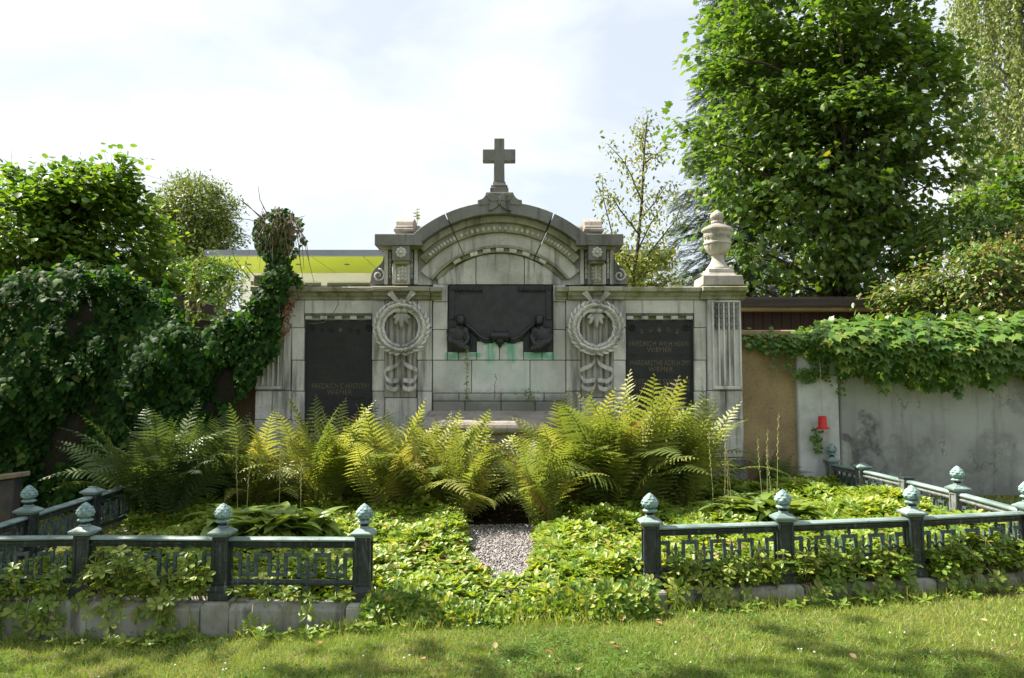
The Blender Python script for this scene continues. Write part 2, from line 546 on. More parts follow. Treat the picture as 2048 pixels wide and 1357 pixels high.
co_ = np.empty(len(bme_.vertices)*3, np.float32); bme_.vertices.foreach_get('co', co_); co_ = co_.reshape(-1,3)
y0_ = np.interp(co_[:,0], FENCE_X, FENCE_Y); co_[:,1] = y0_ + (8.98-y0_)*co_[:,1]
co_[:,2] = bed_z(co_[:,0], co_[:,1]); bme_.vertices.foreach_set('co', co_.ravel()); bme_.update()
tag(link('planting_bed', bme_), kind='structure')
PATH_Y = [5.75, 6.05, 6.45, 7.0, 7.5, 8.0, 8.4]
PATH_L = [-.10, -.25, -.36, -.42, -.46, -.46, -.46]
PATH_R = [.06, .16, .20, .21, .21, .21, .21]
def path_edges(y): return np.interp(y, PATH_Y, PATH_L), np.interp(y, PATH_Y, PATH_R)
m_ = MB()
ys_ = np.linspace(5.55, 7.35, 16)  # gravel stops early; dark soil beyond stands in for the shade there
vs_, fs_ = [], []
for i, y in enumerate(ys_):
    l_, r_ = path_edges(y)
    for x in np.linspace(l_-.12, r_+.12, 5): vs_.append((x, y, float(bed_z(x, y))+.012))
for i in range(len(ys_)-1):
    for k in range(4): fs_.append((i*5+k, i*5+k+1, i*5+6+k, i*5+5+k))
m_.add(vs_, fs_)
tag(m_.build('gravel_path', GRAVEL, smooth=True), kind='structure')
# gravel stones
n_ = 5200
yy = 5.6 + 1.85*RNG.random(n_)**1.1; l_, r_ = path_edges(yy)
xx = l_ - .1 + RNG.random(n_)*(r_-l_+.2)
pz = bed_z(xx, yy) + .016
octa_v = np.array([(1,0,0),(-1,0,0),(0,1,0),(0,-1,0),(0,0,.7),(0,0,-.7)], float)
octa_f = np.array([(0,2,4),(2,1,4),(1,3,4),(3,0,4),(2,0,5),(1,2,5),(3,1,5),(0,3,5)])
PEB = m_leaf('gravel_stones', [(0,(.40,.37,.36)),(.5,(.24,.22,.22)),(1,(.13,.12,.115))], trans=0, rough=.9, spec=.2)
g_ = link('gravel', leaves_mesh('gravel', (octa_v, octa_f), np.stack([xx,yy,pz],1), RNG.normal(size=(n_,3)), RNG.normal(size=(n_,3)), RNG.uniform(.006,.015,n_), PEB))
tag(g_, 'grey crushed gravel on the short path up to the monument', 'gravel', kind='stuff')

# ------------------------------------------------------------------ boundary walls
b = NB('grey_plaster')
_s = b.sep()
_n1 = b.noise(3.2, 6, .62)
_c = b.mix(b.step(b.noise(1.1, 5, .6), .35, .65), (.40,.415,.40), (.30,.31,.30))
_w = b.math('MULTIPLY', b.math('SUBTRACT', b.noise(3.5, 5, .65), .5), .42)
_w2 = b.math('MULTIPLY', b.math('SUBTRACT', b.noise(3.9, 5, .65, b.scl(b.pos(), (1,1,1), (5,2,3))), .5), .42)
_mk = None
for px, py, rx, rz in ((1735,850,22,28), (1735,900,32,38), (1745,935,38,30), (1795,890,26,17), (1815,925,40,34), (1850,892,18,20), (1990,905,60,42), (2040,790,26,46), (1950,932,46,16), (1700,880,14,14)):
    cx_, cz_ = xz(px, py, 9.2)
    dx = b.math('DIVIDE', b.math('ADD', b.math('SUBTRACT', _s[0], cx_), b.math('MULTIPLY', _w, 1.0)), rx/170.0)
    dz = b.math('DIVIDE', b.math('ADD', b.math('SUBTRACT', _s[2], cz_), _w2), rz/170.0)
    d = b.math('ADD', b.math('MULTIPLY', dx, dx), b.math('MULTIPLY', dz, dz))
    k = b.math('MULTIPLY', b.step(d, 1.4, .5), .95 if px < 1760 and py > 800 else .45)
    _mk = k if _mk is None else b.math('MAXIMUM', _mk, k)
_c = b.mix(b.math('MULTIPLY', _mk, b.math('MULTIPLY', b.step(b.noise(7, 6, .7), .25, .62), .95)), _c, (.085,.09,.092))
_c = b.mix(b.math('MULTIPLY', b.step(b.noise(1, 5, .6, b.scl(b.pos(), (7,7,.7))), .52, .72), .45), _c, (.16,.155,.12))
_c = b.mix(b.math('MULTIPLY', b.step(_s[2], .95, .45), b.math('MULTIPLY', b.step(_n1, .3, .6), .6)), _c, (.12,.125,.11))
_cr = b.math('ABSOLUTE', b.math('SUBTRACT', b.noise(1.7, 7, .62, b.scl(b.pos(), (1,1,.8), (3,1,7))), .5))
_c = b.mix(b.math('MULTIPLY', b.step(_cr, .006, .0015), b.math('MULTIPLY', b.step(b.noise(.9, 3), .45, .6), .75)), _c, (.08,.08,.075))
_c = b.mix(b.math('MULTIPLY', b.step(b.noise(1, 6, .7, b.scl(b.pos(), (16,16,.9), (1,0,2))), .56, .70), b.math('MULTIPLY', b.step(_s[2], 1.2, 2.3), .55)), _c, (.10,.105,.085))
PLASTER = b.done(_c, .93, b.bump(b.math('ADD', _n1, b.math('MULTIPLY', b.noise(60, 4), .4)), .012, .5), spec=.2)
WHITEP = m_stone('whitewashed_plaster', (.56,.575,.56), (.22,.22,.19), green=.12, cover=.35)
b = NB('tan_roughcast')
_c = b.mix(b.step(b.noise(2.2, 6, .6), .35, .68), (.40,.30,.165), (.28,.205,.12))
_c = b.mix(b.math('MULTIPLY', b.step(b.noise(45, 4, .6), .55, .7), .6), _c, (.09,.06,.035))
TAN = b.done(_c, .95, b.bump(b.noise(70, 4, .65), .02, .8), spec=.15)
def wall(name, label, x0, x1, y0, y1, z0, z1, mat, cap=None):
    r = root(name, ((x0+x1)/2, (y0+y1)/2, z0), label, 'wall')
    nx, nz = max(2, int((x1-x0)/.25)), 8
    m = MB(); m.box(x0, x1, y0, y1, z0, z1)
    m.build('wall_body', mat, r, bevel=.015)
    m = MB(); m.box(x0-.0, x1+.0, y0-.045, y1+.045, z1+.003, z1+.065)
    m.build('coping', cap or mat, r, bevel=.012)
    return r
zt = xz(1600, 672, 9.15)[1]
wall('boundary_wall', 'tan roughcast wall between the monument and the whitewashed pier', xz(1481,800,9.15)[0], xz(1594,800,9.15)[0], 9.15, 9.5, .2, zt, TAN)
wall('boundary_wall', 'narrow whitewashed pier behind the hanging red pot', xz(1596,800,9.08)[0], xz(1678,800,9.08)[0], 9.08, 9.5, .2, zt-.1, WHITEP)
wall('boundary_wall', 'long grey plastered wall with dark damp patches at the right', xz(1679.5,800,9.2)[0], 11.5, 9.2, 9.5, .1, zt+.02, PLASTER)
wall('boundary_wall', 'brown roughcast wall under the dark ivy at the left', -11.0, -2.93, 9.25, 9.6, .1, 2.25, TAN)

# ------------------------------------------------------------------ the monument
AX = xz(998, 700, 9.0)[0]
mon = root('family_monument', (AX, 9.0, .40), 'grey limestone family tomb wall with arched pediment, cross, wreaths and dark tablets', 'monument')
def X(px, Y=9.0, py=650): return xz(px, py, Y)[0]
def Z(py, Y=9.0): return xz(998, py, Y)[1]
G = .0032
def block(px0, px1, py0, py1, yf, dep=.12, mat=None, bev=.006, par=None, name='stone_block', Y=9.0):
    """ashlar block, measured on the photo at the face plane"""
    x0, x1 = X(px0, Y, (py0+py1)/2), X(px1, Y, (py0+py1)/2)
    z1, z0 = Z(py0, Y), Z(py1, Y)
    dy = random.uniform(-.003, .003)
    m = MB(); m.box(x0+G, x1-G, yf+dy, yf+dep, z0+G, z1-G)
    return m.build(name, mat or STONE, par or mon, bevel=bev)
# core behind the blocks
zb = .32
m = MB()
m.box(X(516), X(1483), 9.06, 9.62, zb, Z(581)); 
m.box(X(790), X(1207), 9.10, 9.55, Z(580), Z(486))
m.build('wall_core', JOINT, mon)
def mir(px): return 2*998 - px
# -- side wings, right then left as mirror (pixel tables of the right wing)
rows = [(600, 656), (656, 721), (721, 783), (783, 842), (842, 915), (915, 1010)]
for side in (1, -1):
    def S(p): return p if side > 0 else mir(p)
    def blk(a, b_, c, d, yf, **k):
        a, b_ = S(a), S(b_)
        block(min(a,b_), max(a,b_), c, d, yf, **k)
    # frieze over the tablet
    blk(1250, 1388, 600, 628, 9.0); 
    for r0, r1 in rows[:5]:
        blk(1226, 1252, r0, r1, 9.0)                       # between wreath pilaster and tablet
        blk(1388, 1413, r0, r1, 9.0)                       # between tablet and corner pilaster
    blk(1252, 1388, 872, 915, 9.0)
    # frieze end pieces already cover rows[0]; corner pilaster
    blk(1413, 1482, 600, 782, 8.955, dep=.16, mat=STONE)
    blk(1413, 1450, 782, 840, 8.955, dep=.16); blk(1450, 1484, 782, 840, 8.955, dep=.16)
    blk(1413, 1486, 840, 915, 8.955, dep=.16)
    # base course
    for a, b_ in ((1130, 1210), (1210, 1300), (1300, 1390), (1390, 1490)):
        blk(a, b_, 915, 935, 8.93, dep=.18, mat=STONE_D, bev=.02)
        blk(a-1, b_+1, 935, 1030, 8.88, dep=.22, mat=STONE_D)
    # fluted panel on the corner pilaster
    xa, xb = sorted((X(S(1422)), X(S(1478))))
    z0, z1 = Z(779), Z(603)
    w = xb - xa
    pil = MB(); pil.box(xa-.004, xa+.016, 8.925, 8.96, z0, z1); pil.box(xb-.016, xb+.004, 8.925, 8.96, z0, z1)
    pil.box(xa+.0165, xb-.0165, 8.925, 8.96, z0, z0+.035); pil.box(xa+.0165, xb-.0165, 8.925, 8.96, z1-.02, z1)
    pilo = pil.build('pilaster_frame', STONE, mon, bevel=.004)
    fw = (w-.033)/5
    for k in range(6):
        m = MB(); xc = xa + .0165 + fw*k
        m.box(xc-.009, xc+.009, 8.928, 8.958, z0+.036, z1-.021)
        if 0 < k < 5: m.build('flute_fillet', STONE, pilo, bevel=.005)
    hus = MB()
    hus.ell((0,0,0), (.020,.018,.032), 8, 6); hus.ell((0,-.004,-.040), (.011,.011,.012), 6, 5); hus.ell((0,-.002,.042), (.017,.012,.013), 6, 5)
    hme = hus.mesh('husk', smooth=True); hme.materials.append(STONE_D)
    for k in range(5):
        for j in range(3):
            inst('husk', hme, Matrix.Translation((xa+.0165+fw*(k+.5), 8.945, z1-.085-j*.098)), pilo)
    # wreath pilaster: reeded face with side blocks
    for r0, r1 in ((600, 656), (656, 721), (721, 783), (783, 842)):
        blk(1132, 1162, r0, r1, 9.0)
    blk(1162, 1226, 600, 796, 8.97, dep=.14, mat=STONE_M)
    blk(1162, 1226, 796, 915, 8.97, dep=.14); blk(1132, 1162, 842, 915, 9.0)
    pc = X(S(1194)); 
    for k, (off, hw) in enumerate(((-.16,.018), (-.105,.03), (-.035,.026), (.035,.026), (.105,.03), (.16,.018))):
        m = MB(); m.lathe([(hw,0),(hw,Z(604)-Z(775))], (pc+off, 8.97, Z(775)), 10)
        m.build('reed', STONE_M, mon, smooth=True, angle=40)
    # cornice: moulded strip with a break over the wreath pilaster and the corner pilaster
    def cprof(y, k=1.0):
        zt_, zb_ = Z(573, 8.86), Z(600, 8.98)
        h = zt_ - zb_
        return [(y+.12, zb_), (y-.015, zb_), (y-.02, zb_+.22*h), (y-.045, zb_+.34*h), (y-.06, zb_+.55*h), (y-.115, zb_+.62*h), (y-.12, zb_+.95*h), (y-.10, zt_), (y+.12, zt_+.01)]
    for a, b_, y, mt in ((1113, 1136, 9.0, STONE_G), (1136.6, 1250, 8.965, STONE_G), (1250.6, 1403, 9.0, STONE_G), (1403.6, 1492, 8.95, STONE_G)):
        xa_, xb_ = sorted((X(S(a), 8.9, 585), X(S(b_), 8.9, 585)))
        m = MB(); m.strip_x(cprof(y), xa_, xb_)
        m.build('cornice', mt, mon, bevel=.004)
    # dentils over the tablet recess
    xa, xb = sorted((X(S(1253)), X(S(1387))))
    m = MB(); m.box(xa, xb, 9.012, 9.08, Z(632)+.002, Z(628)-.004); m.build('lintel_strip', STONE_D, mon)
    m = MB(); m.box(xa, xb, 9.05, 9.09, Z(640), Z(632)); m.build('dentil_back', STONE_G, mon)
    dw = (xb-xa)/9
    for k in range(5):
        m = MB(); m.box(xa+dw*2*k+.003, xa+dw*(2*k+1)-.003, 9.006, 9.052, Z(640)+.004, Z(632)-.001)
        m.build('dentil', STONE, mon, bevel=.004)

# -- corner joint: central bay blocks
cz = [(569, 604), (604, 660), (660, 721)]
for a, b_ in ((865, 895), (1106, 1131.5)):
    for r0, r1 in cz: block(a, b_, r0, r1, 9.0, mat=STONE_P if r0 > 650 else STONE)
for a, b_, c, d in ((895, 917, 704, 721), (917, 953, 704, 721), (953, 999, 683, 721), (999, 1047, 683, 721), (1047, 1084, 704, 721), (1084, 1106, 704, 721)):
    block(a, b_, c, d, 9.0, mat=STONE_P)
for a, b_ in ((865, 943), (943, 1060), (1060, 1131.5)): block(a, b_, 721, 787, 9.0, mat=STONE_P)
for a, b_ in ((866, 918), (918, 1002), (1002, 1088), (1088, 1134)): block(a, b_, 787, 803, 8.985, mat=STONE_P)
for a, b_ in ((866, 930), (930, 1002), (1002, 1070), (1070, 1134)): block(a, b_, 803, 830, 8.975, mat=STONE_P)

# -- bench-like sarcophagus base in front of the centre
bz1, bz0 = 1.41, 1.31
m = MB()
xl, xr = X(858), X(1138)
m.strip_x([(8.98,1.02),(8.50,1.02),(8.47,1.16),(8.44,1.17),(8.41,1.19),(8.395,1.23),(8.41,1.27),(8.44,bz0-.005),(8.98,bz1)], xl, xr)
m.build('bench_slab', STONE_R, mon, bevel=.008)
m = MB(); m.strip_x([(8.97,.30),(8.50,.30),(8.50,.46),(8.56,.52),(8.58,.88),(8.54,.95),(8.53,1.018),(8.97,1.018)], xl+.05, xr-.05)
m.build('bench_body', STONE_G, mon, bevel=.008)
for sx in (xl+.3, (xl+xr)/2, xr-.3):
    m = MB(); m.box(sx-.16, sx+.16, 8.555, 8.60, .56, .86); m.build('bench_panel', STONE, mon, bevel=.012)

# -- attic and arched pediment
YA = 8.78                                         # face of the projecting slab
acx = X(999, YA, 560); acz = Z(664, YA)
def R(pxr): return pxr * YA / (F_PX * .985)
R_OUT, R_FI = R(261), R(237)
GAP = math.radians(24.7)
# slab ends
for side in (1, -1):
    def S(p): return p if side > 0 else mir(p)
    e0, e1 = sorted((X(S(1152), YA, 480), X(S(1247), YA, 480)))
    m = MB(); m.box(e0, e1, YA, 9.3, Z(491, YA), Z(468, YA))
    m.build('slab_end', STONE_D, mon, bevel=.006)
    # arch voussoir at the side: fascia
    aend = math.acos((Z(480, YA)-acz)/((R_OUT+R_FI)/2))
    lo, hi = (GAP+.004, aend) if side > 0 else (-aend, -GAP-.003)
    m = MB(); m.sector((acx,acz), R_FI, R_OUT, lo, hi, YA+.003, 9.3, 8)
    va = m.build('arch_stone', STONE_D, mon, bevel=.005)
    def Rv(r0, r1, y0, y1, mt, nm, p=va):
        ae = min(math.asin(min(1, R(162)/r1)), math.acos(max(-1, min(1, (Z(560)-acz)/r0))))
        l, h = (GAP+.004, ae) if side > 0 else (-ae, -GAP-.003)
        MB().sector((acx,acz), r0, r1, l, h, y0, y1, 10).build(nm, mt, p, bevel=.004)
    Rv(R(224), R_FI-.002, YA+.10, 9.2, STONE_G, 'soffit_moulding')
    Rv(R(206), R(224)-.002, YA+.16, 9.2, STONE_G, 'egg_band')
    Rv(R(180), R(206)-.002, YA+.22, 9.2, STONE, 'archivolt')
    Rv(R(175), R(180)-.002, YA+.20, 9.2, STONE_G, 'dentil_fillet')
    Rv(R(167), R(175)-.002, YA+.245, 9.2, STONE_G, 'dentil_back')
    egg = MB(); egg.ell((0,0,0), (.02,.016,.026), 8, 6); eme = egg.mesh('egg', smooth=True); eme.materials.append(STONE)
    ne = 9
    for k in range(ne):
        a = lo + (hi-lo)*(k+.5)/ne
        inst('egg_ornament', eme, Matrix.Translation((acx+R(213)*math.sin(a), YA+.155, acz+R(213)*math.cos(a))) @ Matrix.Rotation(a, 4, 'Y'), va)
    a = (GAP if side > 0 else -GAP)
    for k in range(3):
        a = side*(GAP + .03 + .21*(k+.35))
        if abs(a) < aend-.1:
            m = MB(); m.sector((acx,acz), R(167)+.004, R(175)-.004, a-.045, a+.045, YA+.205, YA+.25, 3); m.build('dentil', STONE, va, bevel=.003)
# centre voussoir
m = MB(); m.sector((acx,acz), R_FI, R_OUT, -GAP+.004, GAP-.008, YA, 9.3, 14)
vc = m.build('arch_stone', STONE_D, mon, bevel=.005)
for r0, r1, y, mt, nm in ((R(224), R_FI-.002, YA+.10, STONE_G, 'soffit_moulding'), (R(206), R(224)-.002, YA+.16, STONE_G, 'egg_band'), (R(180), R(206)-.002, YA+.22, STONE, 'archivolt'),
                          (R(175), R(180)-.002, YA+.20, STONE_G, 'dentil_fillet'), (R(166), R(175)-.002, YA+.245, STONE_G, 'dentil_back')):
    MB().sector((acx,acz), r0, r1, -GAP+.004, GAP-.008, y, 9.2, 14).build(nm, mt, vc, bevel=.004)
for k in range(15):
    a = (-GAP+.03) + (2*GAP-.06)*(k+.5)/15
    inst('egg_ornament', eme, Matrix.Translation((acx+R(213)*math.sin(a), YA+.155, acz+R(213)*math.cos(a))) @ Matrix.Rotation(a, 4, 'Y'), vc)
for k in range(5):
    a = (k-2)*.158
    m = MB(); m.sector((acx,acz), R(166)+.004, R(175)-.004, a-.045, a+.045, YA+.205, YA+.25, 3); m.build('dentil', STONE, vc, bevel=.003)
MB().sector((acx,acz), R(168), R_OUT-.02, -GAP-.02, -GAP+.02, YA+.24, 9.29, 2).build('joint_backing', JOINT, mon)
# tympanum: three slabs under the arc
Rt = R(166) - .01
tz0, tz1 = Z(568), Z(553)
def tymp(pa, pb):
    xa, xb = X(pa)+.004, X(pb)-.004
    top = []
    for i in range(13):
        x = xb + (xa-xb)*i/12
        d2 = Rt*Rt - (x-acx)**2
        top.append((x, max(tz1, acz + math.sqrt(max(d2, 0)))))
    m = MB(); m.prism([(xa, tz0), (xb, tz0)] + top, 9.045, 9.2)
    m.build('tympanum_slab', STONE, mon, bevel=.004)
for pa, pb in ((873, 951), (951, 1049), (1049, 1127)): tymp(pa, pb)
# spandrel wall between tympanum and consoles
for side in (1, -1):
    def S(p): return p if side > 0 else mir(p)
    xa, xb = sorted((X(S(1085), 9.06, 530), X(S(1160), 9.06, 530)))
    m = MB(); m.box(xa, xb, 9.06, 9.2, Z(569), Z(492)); m.build('spandrel_stone', STONE, mon, bevel=.004)
    # plain pilaster strip, garland strips and console
    def strip(a, b_, c, d, yf, mt, nm, bev=.004, par=mon, dep=9.2):
        xa, xb = sorted((X(S(a), yf, (c+d)/2), X(S(b_), yf, (c+d)/2)))
        m = MB(); m.box(xa, xb, yf, dep, Z(d, yf), Z(c, yf)); return m.build(nm, mt, par, bevel=bev)
    strip(1160.5, 1168, 497, 569, 8.99, STONE, 'attic_strip')
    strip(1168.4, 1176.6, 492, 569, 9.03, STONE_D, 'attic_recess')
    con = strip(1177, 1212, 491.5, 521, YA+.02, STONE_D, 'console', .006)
    strip(1179, 1210, 521.3, 527, YA+.06, STONE_G, 'console_moulding', .006, con)
    strip(1177, 1212, 527.3, 569, YA+.16, STONE, 'console_shaft', .006, con)
    strip(1182, 1206, 530, 566, YA+.145, STONE_G, 'console_panel', .006, con, dep=YA+.17)
    strip(1212.4, 1219.6, 492, 569, 9.03, STONE_D, 'attic_recess')
    strip(1220, 1228, 492, 569, 8.99, STONE, 'attic_strip')
    strip(1140, 1232, 491.3, 497, YA+.12, STONE_G, 'bed_moulding', .01)
    # rosette
    ro = MB(); rx, rz = X(S(1194.5), YA, 506), Z(505, YA)
    for k in range(8):
        a = 2*math.pi*k/8
        ro.ell((rx+.042*math.cos(a), YA+.012, rz+.042*math.sin(a)), (.023,.02,.023), 8, 6)
    ro.ell((rx, YA+.0, rz), (.024,.024,.024), 8, 6)
    ro.build('rosette', STONE, con, smooth=True)
    # scale-shaped carving on the console
    sc = MB()
    for j in range(4):
        for k in (-1, 0, 1):
            sc.ell((rx+k*.036, YA+.145, Z(537)-j*.042-(.012 if k else 0)), (.022,.016,.024), 8, 6)
    sc.build('scale_carving', STONE, con, smooth=True)
    # garlands of bell flowers in the recesses
    bf = MB(); bf.ell((0,0,0), (.017,.016,.026), 7, 6); bf.ell((-.010,-.004,-.026), (.009,.01,.013), 6, 5); bf.ell((.010,-.004,-.026), (.009,.01,.013), 6, 5); bf.ell((0,-.004,.03), (.009,.009,.009), 6, 5)
    bme = bf.mesh('bellflower', smooth=True); bme.materials.append(STONE)
    for pxg in (1172.5, 1216):
        for j in range(5):
            inst('bellflower', bme, Matrix.Translation((X(S(pxg), 9.02, 530), 9.018, Z(507)-j*.066)), mon)
    # volute at the outer side: S-curve bracket with a spiral
    poly = []
    for t in np.linspace(0, 1, 12):
        px = 1228 + 26*(1/(1+math.exp(-9*(t-.45)))); poly.append((X(S(px), 9.0, 540), Z(512 + 50*t)))
    poly += [(X(S(1257), 9.0, 560), Z(569)), (X(S(1228), 9.0, 560), Z(569))]
    if side < 0: poly = poly[::-1]
    m = MB(); m.prism(poly, 8.98, 9.2); vo = m.build('volute', STONE_D, mon, bevel=.006)
    sp = []
    vx, vz = X(S(1239), 8.98, 550), Z(552)
    for t in np.linspace(0, 1, 26):
        a = side*t*4.2*math.pi/2*1.4 + math.pi/2; r_ = .068*(1-t)+.008
        sp.append((vx + r_*math.cos(a)*(-side), 8.975, vz + r_*math.sin(a)))
    MB().tube(sp, [.012]*26, 6).build('volute_spiral', STONE, vo, smooth=True)
    # rounded bolster on the roof behind the arch
    ba, bb = sorted((X(S(1167), 9.2, 450), X(S(1202), 9.2, 450)))
    prof = [(9.05, Z(470, 9.2)), (9.05, Z(458, 9.2))]
    for k in range(7):
        a = math.pi*k/6; prof.append((9.3 - .2*math.cos(a), Z(456, 9.2) + .12*math.sin(a)))
    prof += [(9.55, Z(458, 9.2)), (9.55, Z(470, 9.2))]
    MB().strip_x(prof, ba, bb).build('roof_bolster', STONE_R, mon, bevel=.006)
    MB().box(ba-.015, bb+.015, 9.02, 9.58, Z(469, 9.2), Z(463, 9.2)).build('bolster_moulding', STONE_R, mon, bevel=.008)
    ba, bb = sorted((X(S(1100), 9.2, 450), X(S(1166.6), 9.2, 450)))
    prof2 = [(9.302, Z(470, 9.2))] + [(9.42 - .115*math.cos(math.pi*k/6), Z(458, 9.2) + .085*math.sin(math.pi*k/6)) for k in range(7)] + [(9.54, Z(470, 9.2))]
    MB().strip_x(prof2, ba, bb).build('roof_barrel', STONE_R, mon, bevel=.004)

# crown block, moth relief, cross
yc = YA-.01
c0 = [(955,409), (955,400), (962,398.5), (967,395), (970.5,390), (972,384.5), (1026,384.5), (1028,390), (1031.5,395), (1037,399), (1044,400.5), (1044,409)]
poly = [(X(a, yc, b_), Z(b_, yc)) for a, b_ in c0]
arc = [(acx + (R_OUT-.03)*math.sin(t), acz + (R_OUT-.03)*math.cos(t)) for t in np.linspace(.165, -.165, 6)]
m = MB(); m.prism(poly + arc, yc, 9.28)
cb = m.build('crown_block', STONE_D, mon, bevel=.006)
mo = MB()
def wing(pts, dy): mo.prism([(X(a, yc, b_), Z(b_, yc)) for a, b_ in pts], yc-dy, yc+.01)
wing([(999,396),(977,387),(974,391),(978,400),(984,404),(998,402)], .022)
wing([(999,396),(1021,387),(1024,391),(1020,400),(1014,404),(1000,402)], .022)
wing([(998,403),(981,404),(976,422),(986,420),(995,413)], .016)
wing([(1000,403),(1018,404),(1023,422),(1012,420),(1003,413)], .016)
mo.ell((X(999, yc, 404), yc-.012, Z(403, yc)), (.016,.02,.055), 8, 6)
mo.tube([(X(999,yc,398), yc-.02, Z(397,yc)), (X(993,yc,391), yc-.02, Z(390,yc)), (X(988,yc,388), yc-.015, Z(386,yc))], .005, 5)
mo.tube([(X(999,yc,398), yc-.02, Z(397,yc)), (X(1005,yc,391), yc-.02, Z(390,yc)), (X(1010,yc,388), yc-.015, Z(386,yc))], .005, 5)
mo.build('moth_relief', STONE_D, cb, bevel=.004)
yk = 8.86
m = MB(); m.box(X(980,yk,378), X(1017,yk,378), yk-.02, yk+.2, Z(385,yk)-.01, Z(376,yk)); cbs = m.build('cross_base', STONE_D, mon, bevel=.006)
prof = []
m = MB()
tz_ = Z(370, yk)
m.box(X(982,yk,370), X(1015,yk,370), yk-.012, yk+.19, Z(375.5,yk), Z(366,yk)); m.build('base_torus', STONE_R, cbs, bevel=.022, segs=3)
m = MB(); m.frustum((X(988,yk,362)+X(1009,yk,362))/2, yk+.09, Z(365.7,yk), Z(362,yk), .15, .15, .13, .13); m.build('base_fillet', STONE_D, cbs)
x0, x1 = X(988,yk,330), X(1008.5,yk,330)
cr = [(x0-.004, Z(362,yk)), (x1+.004, Z(362,yk)), (x1, Z(320.5,yk)), (X(1031,yk,310), Z(320.5,yk)), (X(1031,yk,310), Z(297,yk)), (x1, Z(297,yk)), (x1, Z(275,yk)),
      (x0, Z(275,yk)), (x0, Z(297,yk)), (X(965,yk,310), Z(297,yk)), (X(965,yk,310), Z(320.5,yk)), (x0, Z(320.5,yk))]
m = MB(); m.prism(cr, yk+.03, yk+.15); m.build('cross', STONE_D, mon, bevel=.006)

# -- wreaths with ribbons
def ribbon(m, pts, h, th=.012):
    """band standing upright: pts (x,y,z centre)"""
    n = len(pts)
    vs, fs = [], []
    for (x, y, z) in pts:
        vs += [(x, y, z-h/2), (x, y, z+h/2), (x, y+th, z+h/2), (x, y+th, z-h/2)]
    for i in range(n-1):
        for k in range(4): fs.append((i*4+k, i*4+(k+1)%4, i*4+4+(k+1)%4, i*4+4+k))
    fs += [(3,2,1,0), tuple((n-1)*4+k for k in range(4))]
    m.add(vs, fs)
lf = MB()
lf.add([(0,0,-.055),(-.019,-.007,-.01),(.019,-.007,-.01),(0,-.018,-.008),(-.014,-.006,.03),(.014,-.006,.03),(0,-.016,.03),(0,-.004,.062)],
       [(0,1,3),(0,3,2),(1,4,6,3),(3,6,5,2),(4,7,6),(6,7,5),(0,2,5,7,4,1)])
laurel = lf.mesh('laurel_leaf'); laurel.materials.append(STONE)
